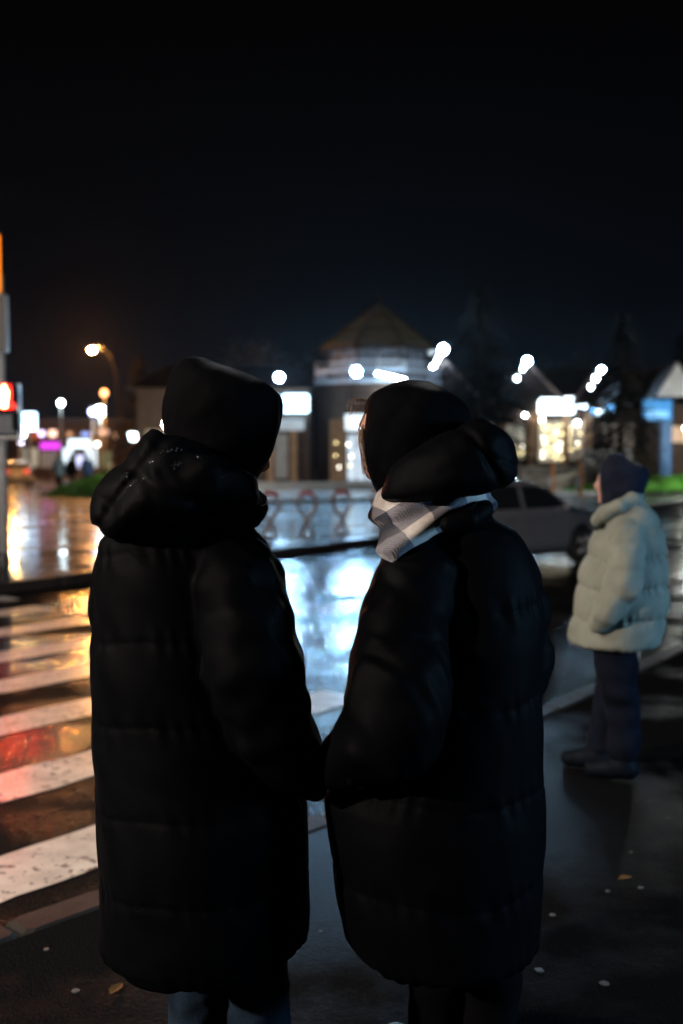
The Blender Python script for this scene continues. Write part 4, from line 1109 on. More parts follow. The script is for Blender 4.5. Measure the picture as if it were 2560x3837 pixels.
# ------------------------------------------------------------------ people
DATA = {
    'man_coat': [(0.38,-0.589,-0.084,2.4,0.255),(0.422,-0.591,-0.081,2.4,0.26),(0.465,-0.587,-0.079,2.4,0.26),(0.516,-0.587,-0.077,2.4,0.255),(0.585,-0.588,-0.082,2.4,0.25),(0.679,-0.594,-0.079,2.4,0.24),(0.74,-0.597,-0.083,2.4,0.235),(0.832,-0.601,-0.111,2.4,0.22),(0.917,-0.602,-0.137,2.4,0.21),(0.988,-0.603,-0.153,2.4,0.205),(1.043,-0.606,-0.161,2.4,0.2),(1.113,-0.606,-0.169,2.4,0.195),(1.198,-0.599,-0.173,2.4,0.19),(1.272,-0.597,-0.177,2.4,0.185),(1.317,-0.593,-0.181,2.4,0.18),(1.354,-0.59,-0.19,2.4,0.17),(1.383,-0.585,-0.206,2.4,0.16),(1.407,-0.557,-0.227,2.4,0.145),(1.422,-0.488,-0.252,2.4,0.125),(1.437,-0.404,-0.278,2.4,0.1)],
    'man_arm': [(-0.286,2.36,1.354,0.098),(-0.24,2.28,1.284,0.105),(-0.215,2.24,1.203,0.105),(-0.197,2.22,1.11,0.104),(-0.184,2.22,1.04,0.1),(-0.154,2.22,0.968,0.088),(-0.119,2.24,0.899,0.073),(-0.096,2.26,0.856,0.056),(-0.07,2.26,0.831,0.04)],
    'man_arm2': [(-0.532,2.5,1.317,0.09),(-0.557,2.56,1.186,0.09),(-0.556,2.6,1.041,0.085),(-0.511,2.66,0.909,0.075)],
    'man_hood': [(1.442,-0.354,-0.248,2.42,0.09),(1.474,-0.354,-0.237,2.42,0.09),(1.508,-0.354,-0.225,2.42,0.09),(1.525,-0.364,-0.208,2.42,0.095),(1.558,-0.39,-0.186,2.42,0.105),(1.594,-0.419,-0.163,2.42,0.112),(1.624,-0.431,-0.152,2.42,0.116),(1.65,-0.432,-0.143,2.42,0.118),(1.69,-0.434,-0.136,2.42,0.118),(1.716,-0.43,-0.136,2.42,0.116),(1.736,-0.425,-0.146,2.42,0.11),(1.751,-0.42,-0.162,2.42,0.103),(1.764,-0.418,-0.185,2.42,0.095),(1.779,-0.416,-0.218,2.42,0.084),(1.795,-0.411,-0.257,2.42,0.068),(1.809,-0.404,-0.301,2.42,0.048),(1.816,-0.391,-0.343,2.42,0.028),(1.819,-0.379,-0.362,2.42,0.015)],
    'man_coathood': [(1.383,-0.527,-0.474,2.3,0.04),(1.397,-0.553,-0.448,2.3,0.085),(1.414,-0.566,-0.423,2.3,0.12),(1.429,-0.569,-0.382,2.3,0.14),(1.449,-0.571,-0.332,2.3,0.15),(1.469,-0.567,-0.256,2.3,0.155),(1.496,-0.561,-0.221,2.3,0.155),(1.53,-0.544,-0.227,2.3,0.15),(1.565,-0.513,-0.258,2.3,0.135),(1.595,-0.485,-0.3,2.3,0.115),(1.625,-0.453,-0.365,2.3,0.08),(1.638,-0.44,-0.393,2.3,0.05),(1.644,-0.434,-0.407,2.3,0.03)],
    'man_collar': [(-0.302,2.2,1.537,0.05),(-0.244,2.28,1.505,0.05),(-0.225,2.36,1.461,0.045),(-0.245,2.5,1.447,0.045),(-0.318,2.56,1.49,0.045)],
    'woman_coat': [(0.386,0.012,0.484,2.4,0.255),(0.421,0.001,0.487,2.4,0.26),(0.485,-0.011,0.486,2.4,0.26),(0.55,-0.018,0.487,2.4,0.258),(0.593,-0.021,0.488,2.4,0.255),(0.644,-0.031,0.493,2.4,0.25),(0.709,-0.039,0.494,2.4,0.245),(0.763,-0.046,0.494,2.4,0.235),(0.832,-0.004,0.491,2.4,0.225),(0.895,0.06,0.486,2.4,0.215),(0.959,0.086,0.481,2.4,0.21),(1.025,0.102,0.48,2.4,0.205),(1.084,0.107,0.484,2.4,0.2),(1.147,0.112,0.486,2.4,0.2),(1.202,0.117,0.486,2.4,0.195),(1.247,0.123,0.482,2.4,0.19),(1.289,0.128,0.477,2.4,0.185),(1.322,0.138,0.466,2.4,0.175),(1.354,0.149,0.451,2.4,0.165),(1.38,0.159,0.439,2.4,0.155),(1.407,0.185,0.419,2.4,0.14),(1.428,0.227,0.369,2.4,0.11),(1.452,0.269,0.351,2.4,0.09)],
    'woman_arm': [(0.185,2.32,1.336,0.078),(0.175,2.28,1.3,0.09),(0.153,2.25,1.244,0.092),(0.133,2.23,1.178,0.097),(0.129,2.2,1.107,0.104),(0.126,2.17,1.052,0.11),(0.121,2.16,1.006,0.108),(0.115,2.15,0.97,0.1),(0.064,2.17,0.95,0.08),(0.016,2.2,0.909,0.056),(-0.018,2.23,0.867,0.042)],
    'woman_arm2': [(0.389,2.42,1.314,0.075),(0.409,2.42,1.277,0.072),(0.429,2.42,1.199,0.074),(0.44,2.4,1.104,0.07),(0.438,2.4,1.055,0.066),(0.449,2.5,1.006,0.06),(0.39,2.62,0.943,0.055)],
    'woman_hood': [(1.458,0.107,0.261,2.42,0.09),(1.479,0.096,0.271,2.42,0.095),(1.509,0.08,0.282,2.42,0.1),(1.545,0.064,0.308,2.42,0.108),(1.592,0.054,0.318,2.42,0.115),(1.638,0.049,0.321,2.42,0.118),(1.677,0.049,0.315,2.42,0.117),(1.697,0.052,0.308,2.42,0.112),(1.706,0.054,0.303,2.42,0.109),(1.72,0.061,0.291,2.42,0.103),(1.729,0.067,0.278,2.42,0.097),(1.738,0.076,0.264,2.42,0.09),(1.746,0.088,0.249,2.42,0.08),(1.754,0.11,0.232,2.42,0.065),(1.761,0.133,0.217,2.42,0.045),(1.765,0.159,0.201,2.42,0.02)],
    'woman_coathood': [(1.477,0.107,0.228,2.3,0.05),(1.485,0.094,0.278,2.3,0.09),(1.496,0.095,0.323,2.3,0.11),(1.507,0.097,0.365,2.3,0.12),(1.522,0.103,0.396,2.3,0.13),(1.538,0.109,0.406,2.3,0.133),(1.56,0.12,0.409,2.3,0.133),(1.582,0.139,0.406,2.3,0.13),(1.6,0.167,0.401,2.3,0.125),(1.622,0.202,0.392,2.3,0.115),(1.635,0.232,0.383,2.3,0.105),(1.648,0.261,0.363,2.3,0.09),(1.658,0.28,0.347,2.3,0.07),(1.665,0.295,0.333,2.3,0.05),(1.67,0.307,0.322,2.3,0.02)],
    'woman_scarf': [(1.329,0.092,0.136,2.3,0.08),(1.346,0.084,0.153,2.3,0.1),(1.366,0.082,0.167,2.31,0.115),(1.382,0.087,0.19,2.32,0.125),(1.4,0.084,0.22,2.34,0.14),(1.424,0.08,0.283,2.38,0.15),(1.442,0.071,0.324,2.38,0.15),(1.455,0.069,0.359,2.38,0.15),(1.474,0.071,0.368,2.38,0.145),(1.487,0.077,0.368,2.38,0.14),(1.502,0.092,0.364,2.38,0.135),(1.52,0.116,0.352,2.38,0.11)],
    'woman_collar': [(0.236,2.19,1.431,0.02),(0.281,2.2,1.443,0.022),(0.321,2.26,1.459,0.022),(0.347,2.38,1.465,0.022),(0.354,2.52,1.47,0.022)],
    'p3_coat': [(0.662,1.126,1.554,4.88,0.23),(0.687,1.128,1.562,4.88,0.235),(0.723,1.137,1.573,4.88,0.235),(0.791,1.152,1.584,4.88,0.235),(0.859,1.163,1.591,4.88,0.235),(0.949,1.172,1.596,4.88,0.235),(1.003,1.185,1.59,4.88,0.235),(1.084,1.215,1.583,4.88,0.23),(1.151,1.23,1.577,4.88,0.225),(1.196,1.247,1.572,4.88,0.22),(1.263,1.271,1.557,4.88,0.2),(1.308,1.297,1.522,4.88,0.17),(1.335,1.323,1.497,4.88,0.14),(1.357,1.358,1.474,4.88,0.11),(1.379,1.412,1.461,4.88,0.08)],
    'p3_arm': [(1.376,4.78,1.243,0.075),(1.352,4.7,1.197,0.078),(1.333,4.66,1.128,0.08),(1.32,4.64,1.066,0.08),(1.316,4.63,0.999,0.078),(1.312,4.63,0.973,0.075),(1.275,4.63,0.913,0.066),(1.231,4.64,0.843,0.058),(1.212,4.66,0.801,0.045)],
    'p3_hood': [(1.317,1.306,1.448,4.88,0.08),(1.344,1.292,1.452,4.88,0.085),(1.388,1.284,1.465,4.88,0.095),(1.415,1.282,1.473,4.88,0.1),(1.442,1.281,1.485,4.88,0.103),(1.486,1.277,1.488,4.88,0.102),(1.513,1.272,1.491,4.88,0.098),(1.535,1.273,1.487,4.88,0.09),(1.553,1.287,1.44,4.88,0.078),(1.568,1.304,1.404,4.88,0.06),(1.58,1.319,1.382,4.88,0.04),(1.584,1.333,1.364,4.88,0.02)],
    'p3_collar': [(1.447,4.85,1.394,0.03),(1.394,4.76,1.38,0.032),(1.32,4.74,1.35,0.033),(1.261,4.78,1.313,0.033),(1.252,4.86,1.273,0.033),(1.334,5.02,1.282,0.033),(1.437,5.06,1.335,0.033),(1.483,4.97,1.385,0.03)],
    'p3_collar_shade': [(1.319,4.8,1.317,0.035),(1.287,4.84,1.27,0.038),(1.284,4.88,1.236,0.04)],
    'p3_leg1': [(1.35,4.83,0.7,0.1),(1.35,4.83,0.582,0.098),(1.358,4.83,0.444,0.09),(1.387,4.83,0.326,0.075),(1.391,4.83,0.227,0.073),(1.379,4.82,0.158,0.078)],
    'p3_leg2': [(1.387,4.99,0.671,0.09),(1.384,5,0.506,0.085),(1.37,5,0.343,0.078),(1.344,5,0.22,0.075),(1.323,5,0.105,0.075)],
    'p3_head': (1.326, 4.88, 1.451),
    'man_head': (-0.279, 2.42, 1.659),
    'woman_head': (0.17, 2.42, 1.633),
    'man_hand': [(-0.147,2.235,0.924,0.03),(-0.124,2.245,0.895,0.028),(-0.104,2.25,0.869,0.022)],
    'woman_hand': [(0.071,2.17,0.953,0.03),(0.043,2.19,0.927,0.028),(0.021,2.2,0.909,0.022)],
    'man_legs': [(-0.356,2.4,0.231),(-0.208,2.38,0.242)],
    'woman_legs': [(0.238,2.4,0.231),(0.36,2.38,0.242)],
}

M['skin'] = mat('skin', (.5, .28, .22), .5, .5, var=.1, scale=20)
M['eye'] = mat('eye_white', (.7, .68, .66), .2, .5, var=.05)
M['coat_black'] = mat('black_padded_nylon', (.0014, .0017, .0025), .60, .028, var=.3, scale=12, bump=.12, bscale=160, rvar=.06)
M['hoodie_black'] = mat('black_fleece_hoodie', (.0016, .0018, .0026), .62, .02, var=.3, scale=30, bump=.4, bscale=420, sheen=.22)
M['hoodie_black'].node_tree.nodes['Principled BSDF'].inputs['Sheen Roughness'].default_value = .14
M['jeans'] = mat('faded_blue_denim', (.008, .02, .04), .85, .2, var=.55, scale=11, bump=.4, bscale=300)
M['trousers_black'] = mat('black_trousers', (.002, .002, .003), .9, .05, var=.3, scale=14)
M['shoe_black'] = mat('black_shoe_leather', (.015, .015, .017), .45, .5, var=.3)
M['glove'] = mat('black_knit_glove', (.002, .002, .0025), .95, .03, var=.3, scale=60)
M['coat_pale'] = mat('pale_greige_padded_coat', (.235, .255, .225), .75, .2, var=.14, scale=9, bump=.15, bscale=120)
M['cap_navy'] = mat('navy_fleece_hood', (.010, .013, .026), .95, .1, var=.25, scale=20, sheen=.12)
M['trousers_navy'] = mat('dark_navy_trousers', (.007, .009, .017), .85, .04, var=.35, scale=8)
M['boot_blue'] = mat('dark_blue_boot', (.004, .007, .013), .6, .08, var=.3)
M['collar_shade_green'] = mat('dark_green_collar_shade', (.010, .017, .012), .9, .2, var=.3, scale=20)
M['hair'] = mat('light_brown_hair', (.28, .17, .10), .45, .5, var=.3, scale=50)
def plaid():
    m, nt, b, tc, out = _nt('plaid_wool')
    def band(ax, az, ay, scale, lo, hi, ph=0.0):
        dp = nt.nodes.new('ShaderNodeVectorMath'); dp.operation = 'DOT_PRODUCT'
        nt.links.new(tc.outputs['Object'], dp.inputs[0]); dp.inputs[1].default_value = (ax * scale, ay * scale, az * scale)
        nz = noise(nt, tc, 9, 2)
        a0 = nt.nodes.new('ShaderNodeMath'); a0.operation = 'MULTIPLY_ADD'; a0.inputs[1].default_value = .25
        nt.links.new(nz.outputs['Fac'], a0.inputs[0]); nt.links.new(dp.outputs['Value'], a0.inputs[2])
        a1 = nt.nodes.new('ShaderNodeMath'); a1.operation = 'ADD'; a1.inputs[1].default_value = ph
        nt.links.new(a0.outputs[0], a1.inputs[0])
        fr = nt.nodes.new('ShaderNodeMath'); fr.operation = 'FRACT'; nt.links.new(a1.outputs[0], fr.inputs[0])
        return ramp(nt, fr.outputs[0], lo, (0, 0, 0), hi, (1, 1, 1))
    A = band(.86, .50, .25, 6.4, .44, .47, .02)
    B = band(-.50, .86, .1, 9.5, .46, .49, .30)
    ad = nt.nodes.new('ShaderNodeMath'); ad.operation = 'ADD'
    nt.links.new(A.outputs['Color'], ad.inputs[0]); nt.links.new(B.outputs['Color'], ad.inputs[1])
    hv = nt.nodes.new('ShaderNodeMath'); hv.operation = 'MULTIPLY'; hv.inputs[1].default_value = .5
    nt.links.new(ad.outputs[0], hv.inputs[0])
    r = nt.nodes.new('ShaderNodeValToRGB')
    r.color_ramp.interpolation = 'LINEAR'
    e = r.color_ramp.elements
    e[0].position = .2; e[0].color = (.66, .62, .60, 1)
    e[1].position = .8; e[1].color = (.010, .016, .038, 1)
    q = e.new(.5); q.color = (.19, .19, .23, 1)
    nt.links.new(hv.outputs[0], r.inputs['Fac'])
    nf = noise(nt, tc, 55, 4)
    rf_ = ramp(nt, nf.outputs['Fac'], .3, (.72, .72, .72), .7, (1, 1, 1))
    mx = nt.nodes.new('ShaderNodeMix'); mx.data_type = 'RGBA'; mx.blend_type = 'MULTIPLY'; mx.inputs[0].default_value = 1
    nt.links.new(r.outputs['Color'], mx.inputs[6]); nt.links.new(rf_.outputs['Color'], mx.inputs[7])
    nt.links.new(mx.outputs[2], b.inputs['Base Color'])
    b.inputs['Roughness'].default_value = .95
    b.inputs['Sheen Weight'].default_value = .35
    wv = nt.nodes.new('ShaderNodeTexWave'); wv.inputs['Scale'].default_value = 90; wv.inputs['Distortion'].default_value = 1.5
    wv.bands_direction = 'DIAGONAL'
    nt.links.new(tc.outputs['Object'], wv.inputs['Vector'])
    bp = nt.nodes.new('ShaderNodeBump'); bp.inputs['Strength'].default_value = .5; bp.inputs['Distance'].default_value = .003
    nt.links.new(wv.outputs['Fac'], bp.inputs['Height']); nt.links.new(bp.outputs['Normal'], b.inputs['Normal'])
    return m
M['plaid'] = plaid()

def head_field(F, c, f, s=1.0):
    P = lambda a, b, u: (c[0] + s * (a * f[0] - b * f[1]), c[1] + s * (a * f[1] + b * f[0]), c[2] + s * u)
    E = lambda a, b, u, r: ellipsoid(F, P(a, b, u), tuple(s * q for q in r), f)
    d = E(-.005, 0, .03, (.095, .075, .10))
    d = smin(d, E(.03, 0, -.055, (.062, .055, .062)), .03)
    d = smin(d, E(.078, 0, -.088, (.022, .024, .018)), .02)
    d = smin(d, E(.095, 0, -.012, (.026, .013, .026)), .014)
    d = smin(d, E(.088, 0, .018, (.014, .012, .03)), .012)
    d = smin(d, E(.086, 0, -.056, (.013, .024, .011)), .008)
    d = smin(d, E(.08, 0, .038, (.016, .05, .012)), .014)
    for b in (-1, 1):
        d = smax(d, -E(.098, b * .031, .016, (.016, .016, .011)), .008)
        d = smin(d, E(-.012, b * .070, .0, (.019, .011, .031)), .006)
    return d, [P(.083, b * .031, .014) for b in (-1, 1)]

def make_body(root, F, head, f, neck, hips, knees, ankles, shoulders, elbows, wrists, hands, s=1.0):
    """one continuous skin from head to feet"""
    d, eyes = head_field(F, head, f, s)
    d = smin(d, chain(F, [(*head[:2], head[2] - .05, .055), (*neck, .06)]), .03)
    hip_c = tuple((np.array(hips[0]) + np.array(hips[1])) / 2)
    d = smin(d, chain(F, [(*neck, .07), (*(np.array(neck) * .5 + np.array(hip_c) * .5), .12), (*hip_c, .13)]), .05)
    for i in (0, 1):
        d = smin(d, chain(F, [(*hips[i], .085), (*knees[i], .055), (*ankles[i], .04)]), .03)
        d = smin(d, chain(F, [(*neck, .05), (*shoulders[i], .055), (*elbows[i], .045), (*wrists[i], .03)]), .03)
        d = smin(d, hands[i], .012)
    b = solid(F, d, 'body', M['skin'], root)
    for e in eyes:
        MB().ball(e, .0115 * s, 10, 8).build('eye', M['eye'], b, True)
    return b

def hand_field(F, wrist, mid, side, curl, s=1.0, grow=0.0):
    """palm, four bent fingers of unequal length and a thumb leaving the side of the palm"""
    w, m_ = np.array(wrist), np.array(mid)
    ax = m_ - w; ax /= np.linalg.norm(ax)
    sd = np.array(side, float); sd -= ax * (sd @ ax); sd /= np.linalg.norm(sd)
    cu = np.array(curl, float); cu -= ax * (cu @ ax) + sd * (cu @ sd); cu /= np.linalg.norm(cu)
    kn = w + ax * .085 * s
    d = None
    for k in (-1.2, -.4, .4, 1.2):
        e = chain(F, [(*(w + sd * k * .008), .017 + grow), (*(kn + sd * k * .021), .0145 + grow)])
        d = e if d is None else smin(d, e, .014)
    for k, l in ((-1.2, .058), (-.4, .072), (.4, .08), (1.2, .068)):
        p0 = kn + sd * k * .021
        p1 = p0 + (ax * .75 + cu * .5) * l * .5
        p2 = p1 + (ax * .05 + cu * .95) * l * .42
        p3 = p2 + (-ax * .6 + cu * .5) * l * .32
        d = smin(d, chain(F, [(*p0, .0105 + grow), (*p1, .0095 + grow), (*p2, .009 + grow), (*p3, .0075 + grow)], .006), .006)
    t0 = w + ax * .03 + sd * .026
    t1 = t0 + (ax * .6 + sd * .7 + cu * .3) * .036
    t2 = t1 + (ax * .75 + sd * .1 + cu * .6) * .03
    return smin(d, chain(F, [(*t0, .014 + grow), (*t1, .012 + grow), (*t2, .009 + grow)], .006), .008)

def shoe(F, ankle, f, L=.29, hb=.07):
    ax, ay, az = ankle
    heel = (ax - f[0] * hb, ay - f[1] * hb); toe = (ax + f[0] * (L - .1), ay + f[1] * (L - .1)); mid = (ax + f[0] * .06, ay + f[1] * .06)
    d = chain(F, [(*heel, .05, .048), (*mid, .052, .05), (*toe, .04, .042)], .02)
    d = smin(d, chain(F, [(ax, ay, .07, .05), (ax, ay, .17, .052)], .02), .03)
    return np.maximum(d, .004 - F.Z)

def clothes(F, parts, name, m_, root):
    return solid(F, parts, name, m_, root)

# --- the taller figure on the left: long black padded coat, black hoodie, hood up, jeans
DT = DATA
man = empty('person', (-.33, 2.4, 0), label='person seen from behind in long black padded coat with dark hood up and jeans', cat='person', group='couple at the crossing')
off = (.33, -2.4, 0)
MAN = []
def place(o):                                           # parts are modelled in world metres; keep them so under the empty
    par = o.parent
    o.location = (-par.location[0], -par.location[1], -par.location[2])
    return o
F = Field((-.68, 2.02, .34), (.06, 2.80, 1.42), .0062)
d, ang = stack(F, DT['man_coat'], .03)
d = d + seam_puff(F, [.40, .57, .757, .965, 1.156, 1.36, 1.46], .0034, ang, .0020, 1)
d = d + crumple(F, .0032, 5, .16, 7, .6)
arm = chain(F, DT['man_arm'], .02, .008, .195) + crumple(F, .0042, 8, .09, 8)
d = smin(d, arm, .012)
d = smin(d, chain(F, DT['man_arm2'], .02, .011, .19), .012)
place(clothes(F, d, 'long_coat', M['coat_black'], man))
F = Field((-.70, 2.04, 1.22), (-.04, 2.75, 1.70), .0055)
d, ang = stack(F, DT['man_coathood'], .02)
d = d + crumple(F, .0060, 21, .12, 8) + crumple(F, .0022, 22, .05, 8)
d = d + groove(F, (-.46, 2.2, 1.53), (.80, .12, -.60), .014, .016) + groove(F, (-.30, 2.16, 1.47), (.45, .0, .89), .006, .012)
d = smin(d, chain(F, DT['man_collar'], .02) + crumple(F, .003, 9, .07), .02)
ch = place(clothes(F, d, 'coat_hood', M['coat_black'], man))
from mathutils.bvhtree import BVHTree
from mathutils import Vector
M['water_bead'] = mat('rain_bead', (.05, .055, .06), .03, 1.0, var=.1, coat=1.0, coat_r=.02)
tree = BVHTree.FromPolygons([q.co for q in ch.data.vertices], [p.vertices[:] for p in ch.data.polygons])
dm = MB(); r_ = random.Random(4)
for (bx_, bz_, n_) in ((-0.358, 1.615, 3), (-0.373, 1.605, 6), (-0.418, 1.575, 7), (-0.356, 1.56, 6), (-0.36, 1.557, 4), (-0.47, 1.561, 6), (-0.471, 1.518, 8), (-0.307, 1.569, 4), (-0.282, 1.536, 3), (-0.392, 1.603, 8), (-0.433, 1.532, 6), (-0.462, 1.534, 6)):
    for _k in range(n_):
        p_, nn, _i, _d = tree.find_nearest(Vector((bx_ + r_.gauss(0, .007), 2.18, bz_ + r_.gauss(0, .004))))
        if p_ is None: continue
        rr_ = r_.uniform(.0009, .0022)
        dm.ball(p_ + nn * rr_ * .4, (rr_ * 1.3, rr_ * 1.3, rr_), 7, 5)
tag(dm.build('rain_beads', M['water_bead'], ch, True), kind='stuff')
zp = MB().lathe([(.006, 0), (.0065, .006), (.004, .012)], (-.1755, 2.285, 1.485), 10, 'y')
zp.tube([(-.181, 2.283, 1.497), (-.172, 2.279, 1.488), (-.174, 2.279, 1.474), (-.183, 2.282, 1.470), (-.188, 2.284, 1.482), (-.181, 2.283, 1.497)], .0022, 6)
zp.build('zip_pull', mat('shiny_zip_metal', (.75, .75, .76), .2, .5, metal=1.0), ch)
F = Field((-.46, 2.26, 1.40), (-.10, 2.60, 1.86), .0055)
d, ang = stack(F, DT['man_hood'], .01, .02)
d = d + crumple(F, .0022, 31, .16, 6) + crumple(F, .0010, 33, .05, 6)
mf = (.80, .60)
q = (F.X + .26) * mf[0] + (F.Y - 2.42) * mf[1]
d = d + .0035 * np.exp(-((q - .078) / .006) ** 2)
cut = ellipsoid(F, (-.26 + mf[0] * .15, 2.42 + mf[1] * .15, 1.645), (.10, .088, .115), mf)
d = smax(d, -cut, .012)
place(clothes(F, d, 'hoodie_hood', M['hoodie_black'], man))
F = Field((-.62, 2.1, 0.0), (.08, 2.85, 1.80), .0085)
wr = DT['man_hand'][0][:3]; md = DT['man_hand'][2][:3]
hand_r = hand_field(F, wr, md, (0, -1, 0), (.5, 0, -.6))
hand_l = hand_field(F, (-.42, 2.68, .97), (-.38, 2.66, .90), (0, -1, 0), (.5, 0, -.2))
ml = DT['man_legs']
hips = [(-.38, 2.42, .92), (-.24, 2.40, .92)]; knees = [(-.36, 2.40, .50), (-.22, 2.37, .50)]; ank = [(-.352, 2.42, .10), (-.205, 2.40, .10)]
bd = make_body(man, F, (-.262, 2.43, 1.65), mf, (-.31, 2.42, 1.46), hips, knees, ank, [(-.46, 2.5, 1.34), (-.30, 2.38, 1.34)], [(-.5, 2.6, 1.13), (-.19, 2.24, 1.12)], [(-.42, 2.68, .97), wr], [hand_l, hand_r])
place(bd)
F = Field((-.62, 2.2, .06), (.0, 2.62, .56), .0075)
d = None
for i in (0, 1):
    c = [(*knees[i], .088), (ml[i][0], ml[i][1], .30, .075), (ank[i][0], ank[i][1], .10, .082)]
    c = [(c[0][0], c[0][1], .52, .09)] + c[1:]
    e = chain(F, c, .02)
    d = e if d is None else smin(d, e, .01)
d = d + crumple(F, .006, 41, .12, 8) + crumple(F, .002, 42, .05)
place(clothes(F, np.maximum(d, .085 - F.Z), 'jeans', M['jeans'], man))
F = Field((-.50, 2.25, -.01), (.06, 2.75, .22), .008)
for i in (0, 1):
    place(clothes(F, shoe(F, ank[i], mf), 'shoe', M['shoe_black'], man))
F = Field((-.16, 2.16, .74), (.06, 2.36, .90), .004)
place(clothes(F, hand_field(F, wr, md, (0, -1, 0), (.5, 0, -.6), grow=.003), 'glove', M['glove'], man))

# --- the figure on the right: black padded coat, hoodie, plaid scarf
woman = empty('person', (.24, 2.4, 0), label='person from behind in black padded coat with plaid scarf and big hood down', cat='person', group='couple at the crossing')
F = Field((-.10, 2.02, .34), (.58, 2.80, 1.50), .0062)
d, ang = stack(F, DT['woman_coat'], .03)
d = d + seam_puff(F, [.40, .58, .80, 1.02, 1.24, 1.46], .0038, ang, .0022, 4)
d = d + crumple(F, .0032, 51, .15, 7, .5)
arm = chain(F, DT['woman_arm'], .02, .008, .215) + crumple(F, .0042, 52, .09, 8)
d = smin(d, arm, .010)
d = smin(d, chain(F, DT['woman_arm2'], .02, .008, .2) + crumple(F, .003, 53, .09), .012)
d = smin(d, chain(F, DT['woman_collar'], .01), .008)
place(clothes(F, d, 'long_coat', M['coat_black'], woman))
F = Field((.05, 2.10, 1.42), (.46, 2.50, 1.72), .005)
d, ang = stack(F, DT['woman_coathood'], .02)
d = d + crumple(F, .0034, 61, .12, 6) + crumple(F, .0012, 62, .05)
d = d + groove(F, (.302, 2.2, 1.60), (.83, .1, .55), .012, .011) + groove(F, (.36, 2.2, 1.57), (.25, 0, .97), .004, .008) * (F.X > .31)
place(clothes(F, d, 'coat_hood', M['coat_black'], woman))
F = Field((.02, 2.26, 1.44), (.35, 2.58, 1.80), .005)
d, ang = stack(F, DT['woman_hood'], .01, .014)
d = d + crumple(F, .0030, 71, .14, 6) + crumple(F, .0010, 72, .06)
wf = (-.6, .8)
q = (F.X - .19) * wf[0] + (F.Y - 2.42) * wf[1]
d = d + .0035 * np.exp(-((q - .075) / .006) ** 2)
d = smax(d, -ellipsoid(F, (.19 + wf[0] * .15, 2.42 + wf[1] * .15, 1.625), (.10, .088, .115), wf), .012)
place(clothes(F, d, 'hoodie_hood', M['hoodie_black'], woman))
F = Field((.03, 2.12, 1.28), (.42, 2.60, 1.56), .005)
d, ang = stack(F, DT['woman_scarf'], .01)
dg = (F.X * -.42 + F.Z * .90)
d = d + .0075 * np.sin(dg * 2 * math.pi / .062 + 1.0 + 1.5 * np.sin(F.X * 14)) + crumple(F, .004, 81, .09, 7)
place(clothes(F, d, 'plaid_scarf', M['plaid'], woman))
F = Field((-.10, 2.1, 0.0), (.55, 2.80, 1.78), .0085)
wr = DT['woman_hand'][0][:3]; md = DT['woman_hand'][2][:3]
hand_l = hand_field(F, wr, md, (0, -1, 0), (-.3, .2, -.9))
hand_r = hand_field(F, (.34, 2.62, 1.0), (.30, 2.64, .94), (0, -1, 0), (-.5, 0, -.2))
wl = DT['woman_legs']
hips = [(.20, 2.42, .90), (.33, 2.40, .90)]; knees = [(.23, 2.41, .49), (.35, 2.39, .49)]; ank = [(.24, 2.43, .10), (.365, 2.40, .10)]
bd = make_body(woman, F, (.127, 2.43, 1.625), wf, (.20, 2.42, 1.44), hips, knees, ank, [(.22, 2.38, 1.32), (.34, 2.44, 1.32)], [(.14, 2.19, 1.03), (.40, 2.42, 1.10)], [wr, (.34, 2.62, 1.0)], [hand_l, hand_r], .96)
place(bd)
h = MB(); r_ = random.Random(2)
for k in range(16):                                      # loose strands at the brow and a lock beside the cheek
    x0, z0 = .052 + r_.uniform(0, .01), 1.70 + r_.uniform(-.02, .012)
    l = r_.uniform(.02, .045)
    h.tube(catmull([(x0 + .02, 2.40, z0), (x0 - l * .35, 2.39, z0 + .008 + r_.uniform(-.004, .008)), (x0 - l * .8, 2.385, z0 + r_.uniform(-.004, .012)), (x0 - l, 2.38, z0 - r_.uniform(.0, .016))], 4), .00055, 4)
for k in range(26):
    z0 = 1.665 + r_.uniform(-.02, .02); x0 = .045 + r_.uniform(-.004, .008)
    h.tube(catmull([(x0 + .012, 2.43, z0), (x0, 2.42, z0 - .03), (x0 + .004, 2.415, z0 - .06), (x0 + .012 + r_.uniform(-.004, .006), 2.41, z0 - .11)], 4), .0009, 4)
place(h.build('hair', M['hair'], woman, True))
F = Field((.06, 2.2, .06), (.56, 2.62, .56), .0075)
d = None
for i in (0, 1):
    e = chain(F, [(knees[i][0], knees[i][1], .52, .082), (wl[i][0], wl[i][1], .30, .070), (ank[i][0], ank[i][1], .10, .075)], .02)
    d = e if d is None else smin(d, e, .01)
place(clothes(F, np.maximum(d + crumple(F, .005, 91, .12), .085 - F.Z), 'trousers', M['trousers_black'], woman))
F = Field((-.02, 2.25, -.01), (.50, 2.78, .22), .008)
for i in (0, 1):
    place(clothes(F, shoe(F, ank[i], wf, .26), 'shoe', M['shoe_black'], woman))
F = Field((-.14, 2.10, .72), (.08, 2.36, .96), .004)
place(clothes(F, hand_field(F, wr, md, (0, -1, 0), (-.3, .2, -.9), grow=.003), 'glove', M['glove'], woman))

